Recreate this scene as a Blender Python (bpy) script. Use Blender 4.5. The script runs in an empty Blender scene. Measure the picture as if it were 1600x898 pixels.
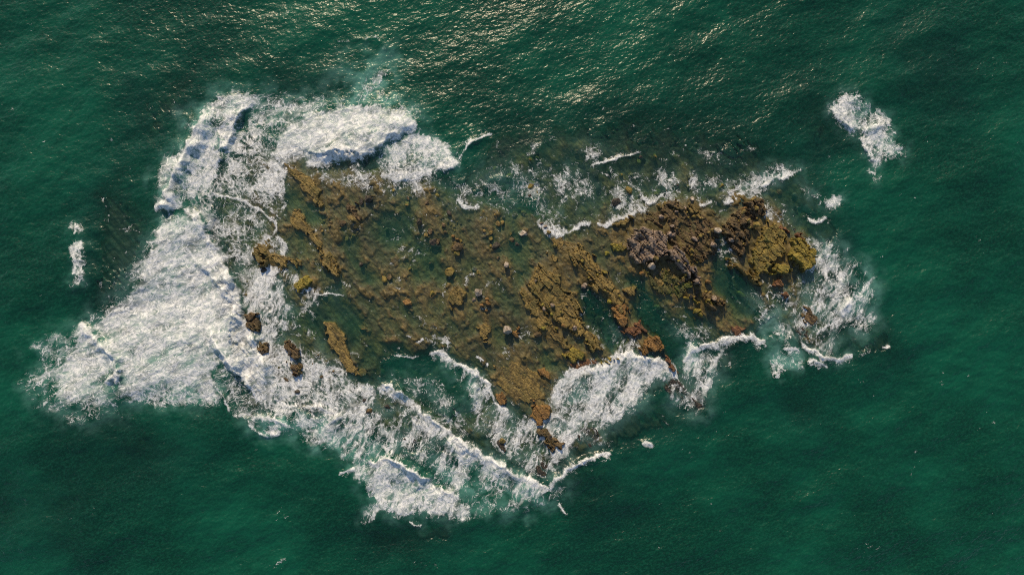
import bpy, bmesh, math, random
import numpy as np

# ---------------------------------------------------------------- scene, camera, light
scene = bpy.context.scene
COL = scene.collection
S = 0.08                       # metres per photo pixel (frame is 128 m wide)
CX, CY = 800.0, 449.0
CAM_H = 85.33

cam_d = bpy.data.cameras.new("camera")
cam_d.lens = 24.0
cam_d.sensor_width = 36.0
cam_d.clip_start = 1.0
cam_d.clip_end = 20000.0
cam = bpy.data.objects.new("camera", cam_d)
cam.location = (0.0, 0.0, CAM_H)
cam.rotation_euler = (0.0, 0.0, 0.0)
COL.objects.link(cam)
scene.camera = cam

SUN_EL = math.radians(33.0)
SUN_AZ = math.atan2(-0.20, 1.0)        # from +Y towards -X : sun beyond the top edge of the frame
sdir = np.array([math.sin(SUN_AZ) * math.cos(SUN_EL), math.cos(SUN_AZ) * math.cos(SUN_EL), math.sin(SUN_EL)])

world = bpy.data.worlds.new("World")
scene.world = world
world.use_nodes = True
wn = world.node_tree.nodes
wl = world.node_tree.links
for n in list(wn):
    wn.remove(n)
sky = wn.new("ShaderNodeTexSky")
sky.sky_type = 'NISHITA'
sky.sun_disc = False
sky.sun_elevation = SUN_EL
sky.sun_rotation = SUN_AZ
bg = wn.new("ShaderNodeBackground")
bg.inputs["Strength"].default_value = 0.145
wo = wn.new("ShaderNodeOutputWorld")
wl.new(sky.outputs[0], bg.inputs[0])
wl.new(bg.outputs[0], wo.inputs[0])

sun_d = bpy.data.lights.new("sun", 'SUN')
sun_d.energy = 4.8
sun_d.angle = math.radians(0.5)
sun_d.color = (1.0, 0.80, 0.53)
sun = bpy.data.objects.new("sun", sun_d)
from mathutils import Vector
sun.rotation_euler = Vector((-sdir[0], -sdir[1], -sdir[2])).to_track_quat('-Z', 'Y').to_euler()
sun.location = (-10, 60, 60)
COL.objects.link(sun)

scene.view_settings.view_transform = 'Standard'
scene.view_settings.look = 'None'
scene.view_settings.exposure = 0.0
scene.view_settings.gamma = 1.0
scene.view_settings.use_curve_mapping = False
scene.cycles.use_denoising = False
scene.cycles.filter_width = 1.1
scene.cycles.sample_clamp_indirect = 4.0
scene.cycles.max_bounces = 4
scene.cycles.diffuse_bounces = 2
scene.cycles.glossy_bounces = 2
scene.cycles.transparent_max_bounces = 8
scene.cycles.caustics_reflective = False
scene.cycles.caustics_refractive = False

# ---------------------------------------------------------------- numpy noise
F32 = np.float32
def _hash(ix, iy, seed):
    h = (ix.astype(np.int64) * 374761393 + iy.astype(np.int64) * 668265263 + seed * 974634777) & 0xFFFFFFFF
    h = ((h ^ (h >> 13)) * 1274126177) & 0xFFFFFFFF
    return (h ^ (h >> 16)) & 0xFFFF

_A = np.arange(65536) * (2 * math.pi / 65536.0)
_GX = np.cos(_A).astype(F32)
_GY = np.sin(_A).astype(F32)

def gnoise(x, y, seed=0):
    x0 = np.floor(x); y0 = np.floor(y)
    fx = (x - x0).astype(F32); fy = (y - y0).astype(F32)
    ix = x0.astype(np.int64); iy = y0.astype(np.int64)
    u = fx * fx * fx * (fx * (fx * 6 - 15) + 10)
    v = fy * fy * fy * (fy * (fy * 6 - 15) + 10)
    def g(dx, dy):
        h = _hash(ix + dx, iy + dy, seed)
        return _GX[h] * (fx - dx) + _GY[h] * (fy - dy)
    a = g(0, 0); b = g(1, 0); c = g(0, 1); d = g(1, 1)
    return (a + u * (b - a)) * (1 - v) + (c + u * (d - c)) * v      # about -0.7 .. 0.7

def fbm(x, y, octv=4, seed=0, gain=0.5):
    r = np.zeros_like(x, dtype=F32); a = 1.0; f = 1.0
    for o in range(octv):
        r += a * gnoise(x * f, y * f, seed + o * 17)
        a *= gain; f *= 2.03
    return r

def ridge(x, y, octv=2, seed=0):
    r = np.zeros_like(x, dtype=F32); a = 1.0; f = 1.0; t = 0
    for o in range(octv):
        r += a * (1 - 2.2 * np.abs(gnoise(x * f, y * f, seed + o * 31)))
        t += a; a *= 0.55; f *= 2.1
    return r / t

def cells(x, y, seed=0, tilt=0.0):
    """value per Voronoi cell (with a random facet tilt) and distance to the cell border"""
    x0 = np.floor(x).astype(np.int64); y0 = np.floor(y).astype(np.int64)
    f1 = np.full(x.shape, 9.0, F32); f2 = np.full(x.shape, 9.0, F32); val = np.zeros(x.shape, F32)
    for dj in (-1, 0, 1):
        for di in (-1, 0, 1):
            cx, cy = x0 + di, y0 + dj
            h1 = _hash(cx, cy, seed) / 65536.0; h2 = _hash(cx, cy, seed + 7) / 65536.0
            ox, oy = x - cx - h1, y - cy - h2
            d = np.sqrt(ox ** 2 + oy ** 2).astype(F32)
            v = (_hash(cx, cy, seed + 13) / 65536.0).astype(F32)
            if tilt:
                v = v + tilt * ((_hash(cx, cy, seed + 19) / 65536.0 - 0.5) * ox + (_hash(cx, cy, seed + 23) / 65536.0 - 0.5) * oy)
            c = d < f1
            f2 = np.where(c, f1, np.minimum(f2, d)); val = np.where(c, v, val); f1 = np.where(c, d, f1)
    return val.astype(F32), f2 - f1

def sstep(a, b, x):
    t = np.clip((x - a) / (b - a), 0, 1)
    return t * t * (3 - 2 * t)

def rot(x, y, deg, sx, sy):
    c, s = math.cos(math.radians(deg)), math.sin(math.radians(deg))
    return (x * c + y * s) / sx, (-x * s + y * c) / sy

def equalize(n):
    q = np.linspace(0, 1, 201)
    p = np.quantile(n.ravel()[::7], q)
    return np.interp(n, p, q).astype(F32)

# ---------------------------------------------------------------- working grid, in photo pixels
ST = 1.5
GX0, GX1, GY0, GY1 = -132.0, 1732.0, -96.0, 994.0
gx = np.arange(GX0, GX1 + 0.1, ST, dtype=F32)
gy = np.arange(GY0, GY1 + 0.1, ST, dtype=F32)
NX, NY = len(gx), len(gy)
X, Y = np.meshgrid(gx, gy)
warp_x = 9 * fbm(X / 42, Y / 42, 4, 11) + 3.0 * gnoise(X / 6, Y / 6, 15)
warp_y = 9 * fbm(X / 42, Y / 42, 4, 12) + 3.0 * gnoise(X / 6, Y / 6, 16)
WX, WY = X + warp_x, Y + warp_y
RX, RY = X + 0.30 * warp_x + 1.3 * gnoise(X / 5, Y / 5, 18), Y + 0.30 * warp_y + 1.3 * gnoise(X / 5, Y / 5, 19)

FXW, FYW = WX + 7 * fbm(X / 17, Y / 17, 3, 21), WY + 7 * fbm(X / 17, Y / 17, 3, 22)

def window(pts, m):
    xs = [p[0] for p in pts]; ys = [p[1] for p in pts]
    i0 = max(0, int((min(xs) - m - GX0) / ST)); i1 = min(NX, int((max(xs) + m - GX0) / ST) + 2)
    j0 = max(0, int((min(ys) - m - GY0) / ST)); j1 = min(NY, int((max(ys) + m - GY0) / ST) + 2)
    return slice(j0, j1), slice(i0, i1)

def sd_poly(pts, m=30.0, ax=None, ay=None):
    """signed distance (px, positive inside) on a window of the grid"""
    w = window(pts, m)
    px = (WX if ax is None else ax)[w]; py = (WY if ay is None else ay)[w]
    d2 = np.full(px.shape, 1e9, F32); ins = np.zeros(px.shape, bool)
    n = len(pts)
    for k in range(n):
        x1, y1 = pts[k]; x2, y2 = pts[(k + 1) % n]
        ex, ey = x2 - x1, y2 - y1
        t = np.clip(((px - x1) * ex + (py - y1) * ey) / (ex * ex + ey * ey + 1e-6), 0, 1)
        d2 = np.minimum(d2, (px - x1 - t * ex) ** 2 + (py - y1 - t * ey) ** 2)
        if y1 != y2:
            c = (y1 > py) != (y2 > py)
            ins ^= c & (px < (x2 - x1) * (py - y1) / (y2 - y1) + x1)
    d = np.sqrt(d2)
    return w, np.where(ins, d, -d)

def smooth_line(pts, n=5):
    if len(pts) < 3:
        return pts
    out = []
    P = [pts[0]] + list(pts) + [pts[-1]]
    for i in range(1, len(P) - 2):
        p0, p1, p2, p3 = P[i - 1], P[i], P[i + 1], P[i + 2]
        for k in range(n):
            t = k / n
            out.append(tuple(0.5 * (2 * p1[a] + (p2[a] - p0[a]) * t + (2 * p0[a] - 5 * p1[a] + 4 * p2[a] - p3[a]) * t * t
                                    + (3 * p1[a] - p0[a] - 3 * p2[a] + p3[a]) * t ** 3) for a in (0, 1)))
    out.append(pts[-1])
    return out

def sd_line(pts, m=60.0):
    """signed side distance and arc parameter on a window (positive = right of travel with y down)"""
    pts = smooth_line(pts)
    w = window(pts, m)
    px, py = X[w] + 0.36 * warp_x[w], Y[w] + 0.36 * warp_y[w]
    best = np.full(px.shape, 1e9, F32); side = np.ones(px.shape, F32); tt = np.zeros(px.shape, F32)
    seg = [math.hypot(pts[i + 1][0] - pts[i][0], pts[i + 1][1] - pts[i][1]) for i in range(len(pts) - 1)]
    L = sum(seg); acc = 0
    for k in range(len(seg)):
        x1, y1 = pts[k]; x2, y2 = pts[k + 1]
        ex, ey = x2 - x1, y2 - y1
        t = ((px - x1) * ex + (py - y1) * ey) / (ex * ex + ey * ey + 1e-6)
        tc = np.clip(t, 0, 1)
        d2 = (px - x1 - tc * ex) ** 2 + (py - y1 - tc * ey) ** 2
        c = d2 < best
        best = np.where(c, d2, best)
        side = np.where(c, np.sign(ex * (py - y1) - ey * (px - x1)), side)
        tt = np.where(c, (acc + tc * seg[k]) / L, tt)
        acc += seg[k]
    return w, np.sqrt(best), side, tt, L

# ---------------------------------------------------------------- the reef bed
STRIKE = 52.0                                   # strata run from upper left to lower right
sv, su = rot(X, Y, STRIKE, 1.0, 1.0)            # sv along, su across
strata = ridge(su / 16 + 0.6 * gnoise(sv / 60, su / 60, 41), sv / 120, 3, 42)
strata2 = fbm(su / 7, sv / 45, 3, 44)
rough = fbm(X / 9, Y / 9, 4, 45, 0.6)
lumpy = fbm(X / 34, Y / 34, 3, 47)

zt = np.full(X.shape, -7.0, F32)
def raise_to(pts, z, a, b, amt=1.0, m=90):
    w, sd = sd_poly(pts, m)
    k = sstep(a, b, sd) * amt
    zt[w] = np.maximum(zt[w], zt[w] * (1 - k) + z * k)

SHOAL = [(330,260),(400,225),(560,240),(660,262),(720,290),(780,225),(860,205),(960,205),(1080,230),(1180,240),(1260,280),(1320,340),
         (1340,420),(1345,540),(1280,560),(1200,520),(1120,610),(1095,655),(1040,615),(960,685),(880,745),(780,725),(640,715),(480,650),
         (380,640),(365,560),(360,480),(330,400)]
raise_to(SHOAL, -1.35, -70, 25)
raise_to([(338,262),(400,215),(470,240),(560,245),(700,285),(440,300),(430,420),(405,480),(395,560),(420,640),(385,650),(372,560),(365,470),(340,380)], -0.55, -25, 20, 1.0, 40)
raise_to([(722,305),(780,238),(870,215),(960,225),(1080,245),(1180,258),(1255,290),(1210,315),(1050,320),(960,337),(850,352),(760,335)], -0.80, -35, 15, 1.0, 50)
raise_to([(430,440),(470,520),(560,600),(660,600),(760,620),(860,690),(890,720),(850,750),(760,700),(640,690),(500,640),(420,600)], -0.62, -25, 25, 1.0, 40)
raise_to([(860,640),(930,630),(960,690),(900,720)], -0.5, -20, 15, 1.0, 30)
raise_to([(1235,430),(1275,440),(1300,500),(1300,555),(1250,540),(1225,480)], -0.6, -20, 15, 1.0, 30)
SHADE_WEED_BEDS = [([(138,300),(190,270),(215,380),(190,445),(150,470),(136,400)], -0.93), ([(560,820),(700,805),(735,835),(700,860),(590,865)], -0.87),
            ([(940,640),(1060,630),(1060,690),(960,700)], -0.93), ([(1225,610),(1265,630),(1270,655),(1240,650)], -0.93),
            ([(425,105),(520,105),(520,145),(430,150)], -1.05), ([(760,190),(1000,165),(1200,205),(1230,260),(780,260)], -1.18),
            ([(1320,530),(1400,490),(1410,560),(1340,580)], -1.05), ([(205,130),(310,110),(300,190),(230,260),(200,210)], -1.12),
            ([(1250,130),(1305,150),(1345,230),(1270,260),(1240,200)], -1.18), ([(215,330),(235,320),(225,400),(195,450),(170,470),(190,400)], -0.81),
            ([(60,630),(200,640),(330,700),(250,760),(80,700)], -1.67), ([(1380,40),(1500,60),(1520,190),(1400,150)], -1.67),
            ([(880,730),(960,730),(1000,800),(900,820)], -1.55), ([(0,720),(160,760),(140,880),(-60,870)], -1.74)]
KELP_SHADE = np.zeros(X.shape, F32)  # wave-face and trough shade painted as dark bed patches, along with real weed
for pts, z in SHADE_WEED_BEDS:
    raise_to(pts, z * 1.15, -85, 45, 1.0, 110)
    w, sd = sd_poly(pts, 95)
    KELP_SHADE[w] = np.maximum(KELP_SHADE[w], sstep(-80, 0, sd))
zt += (0.35 * strata + 0.6 * lumpy + 0.15 * strata2) * sstep(-5.5, -1.5, zt) * 0.8

FLAT = [(432,300),(450,262),(480,262),(560,268),(700,298),(760,325),(830,345),(900,350),(960,330),(1050,312),(1180,300),(1262,365),(1270,430),
        (1215,472),(1160,520),(1060,520),(1045,560),(1000,545),(960,562),(900,582),(872,600),(855,660),(810,640),(765,600),(745,560),(650,548),
        (560,592),(500,560),(468,480),(430,430),(395,405),(420,340)]
w, sd = sd_poly(FLAT, 60)
k = sstep(-22, 8, sd)
cv, cb = cells(su[w] / 15 + 0.8 * gnoise(X[w] / 25, Y[w] / 25, 61), sv[w] / 34 + 0.8 * gnoise(X[w] / 25, Y[w] / 25, 62), 63)
zf = -0.30 + 0.15 * strata[w] + 0.12 * strata2[w] + 0.34 * lumpy[w] + 0.06 * rough[w] + 0.20 * (cv - 0.5) - 0.20 * sstep(0.10, 0.0, cb)
zt[w] = zt[w] * (1 - k) + np.maximum(zt[w] * 0.5, zf) * k
POOLS = [([(480,470),(530,450),(560,490),(560,520),(540,560),(500,545),(480,510)], 0.65), ([(902,450),(925,450),(955,490),(975,530),(955,545),(930,520),(912,490)], 1.2),
         ([(985,430),(1010,440),(1030,490),(1080,520),(1110,560),(1060,575),(1030,540),(1000,500)], 1.3), ([(598,335),(640,335),(642,370),(610,388),(590,360)], 0.7),
         ([(600,560),(680,545),(735,580),(745,640),(700,655),(640,615),(590,590)], 0.95), ([(1112,370),(1125,355),(1138,400),(1182,450),(1190,500),(1150,490),(1118,440)], 0.9),
         ([(440,285),(470,305),(505,345),(490,352),(460,332),(445,315)], 0.5), ([(570,530),(640,545),(640,580),(570,570)], 0.5), ([(730,300),(780,270),(850,290),(840,330),(770,320)], 0.9),
         ([(1110,310),(1135,310),(1145,340),(1125,345)], 0.6), ([(460,360),(490,372),(500,400),(480,405)], 0.35), ([(536,345),(560,380),(590,440),(560,440),(530,390)], 0.35),
         ([(640,380),(690,385),(700,430),(650,440)], 0.35), ([(800,355),(825,380),(830,420),(805,480),(800,420)], 0.35), ([(1060,480),(1110,500),(1130,520),(1080,515)], .5),
         ([(850,550),(872,550),(885,570),(855,580)], .5), ([(1190,400),(1150,420),(1200,470),(1215,465)], .3)]
PLAT = [([(800,400),(850,380),(900,370),(950,420),(985,470),(990,510),(950,560),(890,575),(840,620),(790,620),(765,570),(800,540),(815,500),(800,460)], .13),
        ([(1000,325),(1100,315),(1180,305),(1255,370),(1265,420),(1200,450),(1130,480),(1060,480),(1000,440),(960,400),(960,350)], .22),
        ([(440,290),(480,265),(560,300),(580,350),(560,430),(500,440),(440,360)], .05)]
for pts, dz in PLAT:
    w, sd = sd_poly(pts, 30)
    zt[w] += dz * sstep(-22, 18, sd)
for pts, dz in POOLS:
    w, sd = sd_poly(pts, 20)
    zt[w] -= dz * sstep(-9, 9, sd)
zt += 0.05 * rough * sstep(-3, -0.5, zt)
# bumps that just break the surface across the flat
bumps = equalize(fbm(X / 18, Y / 18, 3, 71) + 0.25 * strata)
zt += 0.20 * sstep(0.80, 0.98, bumps) * sstep(-0.8, -0.2, zt)
zall = zt.copy()
KELP_SHADE = np.maximum(KELP_SHADE * sstep(-0.35, -0.7, zt), 0.75 * sstep(-0.55, -1.0, zt + 0.4 * fbm(X / 20, Y / 20, 3, 73)))

# ---------------------------------------------------------------- outcrops (polygon, height, material, label)
OUT = [
 ([(835,415),(850,413),(868,425),(885,450),(905,470),(915,500),(930,520),(938,545),(928,548),(905,527),(884,512),(868,503),(852,481),(840,462),(824,441)], .50, 'ochre', 'broad ochre slab east of the long diagonal crack at the reef centre'),
 ([(814,440),(834,465),(848,485),(864,508),(885,532),(893,546),(875,546),(855,531),(838,511),(834,496),(820,476),(811,456)], .42, 'ochre', 'narrower ochre slab west of the long diagonal crack at the reef centre'),
 ([(884,385),(905,377),(925,395),(940,415),(955,432),(968,455),(980,478),(972,492),(955,478),(945,462),(925,450),(905,425),(890,405)], .62, 'ochre', 'long ochre ridge between the green pool and the pinkish rocks'),
 ([(962,472),(976,462),(984,488),(975,514),(962,502),(956,482)], .60, 'orange', 'orange brown knob at the lower end of the long ochre ridge'),
 ([(968,506),(1000,503),(1010,518),(992,527),(972,522)], .45, 'red', 'flat reddish brown rock above the small foamy inlet'),
 ([(1000,535),(1010,522),(1030,527),(1034,545),(1018,560),(1002,556)], .75, 'orange', 'squarish orange brown rock with foam along its top edge'),
 ([(1024,549),(1042,547),(1056,570),(1068,590),(1052,580),(1035,567)], .45, 'red', 'thin reddish spur dipping into the breaker below the reef'),
 ([(878,551),(895,540),(912,550),(913,563),(895,569),(880,562)], .60, 'yellow', 'yellow green block below the cracked slabs'),
 ([(938,563),(950,552),(966,562),(957,571),(942,571)], .50, 'yellow', 'small yellow rock touching the top of the right hand breaker'),
 ([(905,560),(935,560),(940,572),(905,580),(885,575)], .10, 'red', 'low reddish ledge between the two yellow blocks'),
 ([(775,568),(805,560),(838,578),(850,600),(848,625),(820,632),(795,615),(775,600)], .06, 'ochre', 'wide ochre ledge awash at the reef lower tip'),
 ([(842,575),(852,572),(862,590),(856,596),(846,590)], .40, 'orange', 'small orange rock at the head of the lower right inlet'),
 ([(829,634),(845,628),(861,635),(859,652),(843,665),(829,652)], .40, 'orange', 'round orange brown rock at the southern tip of the reef'),
 ([(840,672),(855,665),(866,680),(886,690),(879,702),(862,706),(849,690)], .35, 'brown', 'jagged brown rock just below the round orange one'),
 ([(774,614),(785,614),(791,628),(783,638),(774,628)], .32, 'orange', 'small orange rock on the foam edge left of the southern tip'),
 ([(470,263),(480,267),(502,302),(510,322),(500,327),(485,307),(465,290),(450,268),(453,256)], .28, 'ochre', 'narrow ochre rib reaching up into the upper left foam'),
 ([(500,394),(515,387),(526,400),(538,425),(527,434),(514,426),(501,411)], .50, 'ochre', 'ochre hump at the lower end of the left diagonal rib'),
 ([(450,328),(470,323),(486,345),(500,368),(507,390),(495,390),(478,367),(458,357)], .22, 'ochre', 'long low diagonal rib on the left part of the reef'),
 ([(393,385),(405,381),(421,397),(421,411),(408,416),(395,402)], .70, 'ochre', 'olive rock at the left rim beside the lacy foam tongue'),
 ([(424,395),(455,402),(476,408),(466,421),(445,417),(430,408)], .28, 'ochre', 'low ochre ledge right of the olive rim rock'),
 ([(460,446),(480,424),(493,442),(480,452),(465,457)], .50, 'yellow', 'pointed yellow olive rock above the left green pool'),
 ([(505,505),(525,499),(541,520),(547,545),(558,566),(571,590),(555,592),(538,575),(523,555),(508,535)], .12, 'ochre', 'sunken ochre ridge below the left green pool'),
 ([(383,490),(398,487),(413,500),(411,521),(395,523),(384,507)], .55, 'brown', 'green brown rock against the front of the left foam sheet'),
 ([(402,530),(419,533),(424,553),(412,558),(403,545)], .35, 'brown', 'dark brown rock below the green brown rim rock'),
 ([(440,535),(460,530),(472,545),(462,560),(445,553)], .35, 'brown', 'brown rock in white water at the lower left, with a cross shape'),
 ([(450,565),(468,558),(482,572),(474,586),(458,583)], .35, 'brown', 'rounded brown rock in white water below the cross shaped one'),
 ([(975,380),(985,362),(1005,352),(1030,357),(1041,375),(1046,395),(1025,406),(1010,417),(990,413),(978,401)], 1.15, 'pink', 'large pale pinkish grey outcrop with a hollow near its top'),
 ([(1038,396),(1053,384),(1066,400),(1077,410),(1088,425),(1092,441),(1076,441),(1060,426),(1050,416)], 1.45, 'pink', 'pinkish grey ridge right of the large pale outcrop'),
 ([(1083,432),(1100,447),(1126,464),(1131,480),(1115,481),(1094,467)], .95, 'brown', 'dark broken ridge running down to the yellow green rocks'),
 ([(1058,465),(1074,459),(1094,469),(1127,466),(1122,476),(1100,479),(1084,476)], .75, 'yellow', 'bright yellow green ledge at the foot of the broken ridge'),
 ([(1078,481),(1090,477),(1105,490),(1101,501),(1087,499)], .65, 'yellow', 'yellow rounded rock below the bright green ledge'),
 ([(1000,332),(1050,315),(1100,330),(1122,360),(1112,402),(1090,422),(1062,392),(1048,380),(1030,352),(1005,348)], .42, 'brown', 'rubble strewn brown platform above the pinkish ridge'),
 ([(1010,425),(1035,420),(1060,430),(1080,450),(1060,468),(1030,460),(1012,445)], .35, 'green', 'dark green weedy platform below the large pale outcrop'),
 ([(1125,362),(1140,335),(1165,318),(1192,304),(1197,330),(1186,345),(1176,370),(1162,402),(1150,402),(1131,381)], .85, 'brown', 'brown broken block at the top of the eastern rock mass'),
 ([(1134,400),(1150,406),(1175,430),(1188,444),(1176,447),(1160,432),(1140,417)], .75, 'ochre', 'long thin ochre plate on the west edge of the eastern rock mass'),
 ([(1177,371),(1190,348),(1214,345),(1229,365),(1226,380),(1224,405),(1209,411),(1199,417),(1195,433),(1180,434),(1166,411)], .80, 'olive', 'wide olive plate in the middle of the eastern rock mass'),
 ([(1229,376),(1245,367),(1259,378),(1267,395),(1265,416),(1250,424),(1236,416),(1226,405)], 1.25, 'yellow', 'yellow olive dome at the eastern end of the reef'),
 ([(1200,418),(1210,410),(1230,415),(1235,426),(1222,431),(1202,429)], 1.0, 'yellow', 'yellow ledge block below the olive plate, beside the dome'),
 ([(1201,435),(1220,432),(1229,442),(1221,455),(1205,449)], .60, 'red', 'reddish brown block below the yellow ledge block'),
 ([(1217,458),(1228,457),(1231,468),(1222,473)], .50, 'red', 'small dark red rock in foam at the south east corner'),
 ([(1210,352),(1230,349),(1241,360),(1236,372),(1222,366)], .60, 'red', 'reddish shelf above the dome at the reef east end'),
 ([(1240,366),(1252,364),(1262,378),(1256,380)], .55, 'red', 'thin reddish rim rock at the outer edge above the dome'),
 ([(950,345),(985,339),(989,350),(966,358),(950,353)], .60, 'ochre', 'ochre ledge right under the white wash line at the top edge'),
 ([(1024,320),(1045,311),(1061,322),(1055,333),(1030,331)], .60, 'ochre', 'ochre ledge at the top edge above the rubble platform'),
 ([(1066,323),(1080,318),(1092,332),(1100,345),(1088,343),(1074,335)], .65, 'ochre', 'ochre diagonal rock right of the top edge ledge'),
 ([(855,370),(880,367),(905,376),(922,392),(902,396),(880,391),(862,386)], .08, 'ochre', 'ochre shelf awash below the top edge wash line'),
 ([(694,456),(710,446),(726,459),(723,475),(706,481),(695,471)], .36, 'ochre', 'round ochre rock in the middle of the reef flat'),
 ([(741,511),(755,499),(771,505),(769,520),(755,532),(744,526)], .30, 'ochre', 'brown ochre rock left of the tall pale boulder'),
 ([(800,515),(812,508),(817,518),(808,527),(800,524)], .35, 'orange', 'small orange ledge right of the tall pale boulder'),
 ([(855,396),(866,395),(877,412),(872,418),(860,410)], .25, 'ochre', 'small ochre rib above the cracked slabs'),
 ([(955,382),(975,375),(985,390),(972,398),(958,395)], .45, 'yellow', 'yellow brown ledge left of the large pale outcrop'),
 ([(978,452),(990,446),(999,448),(993,458),(982,462)], .45, 'ochre', 'little ochre block at the head of the eastern green pool'),
 ([(540,318),(556,322),(566,340),(566,350),(552,346),(540,332)], .35, 'brown', 'ragged brown rock with a green shadowed hollow at the upper left'),
 ([(1040,590),(1060,584),(1076,599),(1079,616),(1065,626),(1049,621),(1039,606)], .06, 'dark', 'dark domed rock veiled by the breaker at the lower right'),
 ([(1080,604),(1096,610),(1100,630),(1086,641),(1072,631)], -.05, 'dark', 'dark sunken rock right of the veiled dome'),
 ([(902,664),(930,663),(942,690),(922,700),(900,686)], .02, 'dark', 'dark wet rock at the lower edge of the right hand breaker'),
 ([(768,684),(790,683),(794,705),(779,714)], .08, 'dark', 'dark weedy rock between the two diagonal breakers'),
 ([(1250,484),(1265,479),(1281,494),(1273,511),(1255,501)], .12, 'brown', 'brown rock in the foam off the reef east side'),
 ([(1240,510),(1255,507),(1264,525),(1251,531)], .00, 'dark', 'dark rock awash below the brown one off the east side'),
 ([(622,668),(638,663),(650,672),(645,690),(630,684)], -.04, 'dark', 'dark rock under lacy foam in the bottom centre wave'),
 ([(1142,510),(1152,502),(1166,513),(1160,526),(1148,524)], .15, 'red', 'reddish rock above the lower right wash line'),
 ([(836,722),(848,715),(862,728),(856,742),(842,740)], .02, 'dark', 'dark rock at the meeting point of the two lower breakers'),
]
outs = []
for idx, (pts, h, mat, label) in enumerate(OUT):
    w, sd = sd_poly(pts, 14, RX, RY)
    gw1, gw2 = 0.45 * gnoise(X[w] / 14, Y[w] / 14, 85), 0.45 * gnoise(X[w] / 14, Y[w] / 14, 86)
    cv, cb = cells(su[w] / 14 + gw1 + idx * 1.7, sv[w] / 34 + gw2, 87, 1.1)
    cv2, cb2 = cells(su[w] / 6.0 + gw1 + idx * 0.7, sv[w] / 12 + gw2, 88, 1.3)
    sd = sd + 8.0 * (cv - 0.5) + 3 * fbm(X[w] / 9, Y[w] / 9, 2, 89) + 4.0 * (cv2 - 0.5) - 1.5
    p = sstep(-2.6, 2.6, sd)
    rel = min(1.0, max(0.3, h / 0.6))
    broken = 1.0 if mat in ('pink', 'brown', 'dark', 'green') else 0.42
    fine = (0.10 * strata2[w] + 0.06 * rough[w] + 0.10 * lumpy[w] + broken * (0.72 * (cv - 0.5) + 0.36 * (cv2 - 0.5))) * rel
    crack = np.minimum(sstep(0.0, 0.09, cb) + 0.05, 1) * np.minimum(sstep(0.0, 0.14, cb2) + 0.55 + 0.3 * (1 - broken), 1)
    z = -0.95 + (h + 0.95) * p + fine * p - (0.26 + 0.16 * (broken > 0.9)) * rel * (1 - crack) * p
    if 'hollow' in label:
        z -= 0.55 * np.exp(-(((X[w] - 1000) / 7) ** 2 + ((Y[w] - 375) / 4) ** 2))
    outs.append((w, z.astype(F32), sd > -4.5, mat, label))
    zall[w] = np.where(sd > -4.5, np.maximum(zall[w], z), zall[w])

def blur(a, r):
    for ax in (0, 1):
        c = np.cumsum(np.concatenate([np.repeat(np.take(a, [0], ax), r + 1, ax), a, np.repeat(np.take(a, [-1], ax), r, ax)], ax), ax, dtype=np.float64)
        n = a.shape[ax]
        a = ((np.take(c, range(2 * r + 1, 2 * r + 1 + n), ax) - np.take(c, range(0, n), ax)) / (2 * r + 1)).astype(F32)
    return a
# broken aprons of low rock round the outcrops
apron = blur(blur(np.clip(zall, -0.7, 0.5), 4), 4) - 0.06 + 0.16 * strata2 + 0.12 * rough + 0.10 * lumpy
zt = np.where((apron > zt) & (zt > -1.2), apron, zt).astype(F32)
zall = np.maximum(zall, zt)

# ---------------------------------------------------------------- the water: breakers and foam
reefness = sstep(-1.3, -0.35, zt)
# id, name, category, kind, label
BODY = {
 'tri':   ('breaking_wave', 'wave', 'broad triangular sheet of churned white water left of the reef'),
 'lobe':  ('breaking_wave', 'wave', 'fan shaped white breaker at the far left tip of the foam'),
 'band':  ('breaking_wave', 'wave', 'steep white roller with blue shaded face at the upper left'),
 'top':   ('breaking_wave', 'wave', 'curling white breaker rolling onto the upper left of the reef'),
 'second':('breaking_wave', 'wave', 'smaller sheet of white water just right of the upper left breaker'),
 'bot':   ('breaking_wave', 'wave', 'long diagonal breaker along the lower left side of the reef'),
 'botw':  ('breaking_wave', 'wave', 'short bright breaker at the bottom centre, lowest in the photo'),
 'inner': ('breaking_wave', 'wave', 'wave washing between the diagonal breaker and the reef southern tip'),
 'inr':   ('breaking_wave', 'wave', 'dense white breaker right of the reef southern tip'),
 'e3':    ('breaking_wave', 'wave', 'scalloped wash line at the lower right of the reef'),
 'smallw':('breaking_wave', 'wave', 'tiny foaming crest on the dark swell near the left edge'),
 'arc':   ('breaking_wave', 'wave', 'small bright arc of foam alone on the dark water lower right'),
 'arcb':  ('breaking_wave', 'wave', 'thin foaming crest at the bottom edge, left of centre'),
 'arcc':  ('breaking_wave', 'wave', 'small scrap of foam below the meeting point of the lower breakers'),
 'lip':   ('breaking_wave', 'wave', 'smooth green swell with thin bright lip below the southern tip'),
 'lip2':  ('breaking_wave', 'wave', 'smooth green swell with thin yellow lip right of the upper white sheets'),
 'iso':   ('sea_foam', 'foam', 'isolated patch of white foam on open water at the upper right'),
 'right': ('sea_foam', 'foam', 'swirling foam off the eastern end of the reef'),
 'lace':  ('sea_foam', 'foam', 'lacy brownish foam spread over shallows at the upper left of the reef'),
 'tongue':('sea_foam', 'foam', 'rounded tongue of dark lacy foam between white sheet and olive rim rock'),
 'rocks': ('sea_foam', 'foam', 'white wash around the small brown rocks at the lower left'),
 'topedge':('sea_foam', 'foam', 'broken foam strips along the top edge of the reef'),
 'flatwash': ('sea_foam', 'foam', 'thin broken foam lines drifting over the reef flat'),
 'plume': ('sea_foam', 'foam', 'pale green aerated plume above the upper left breaker'),
}
KEYS = list(BODY)
D = np.zeros(X.shape, F32)          # foam cover 0..1
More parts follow.
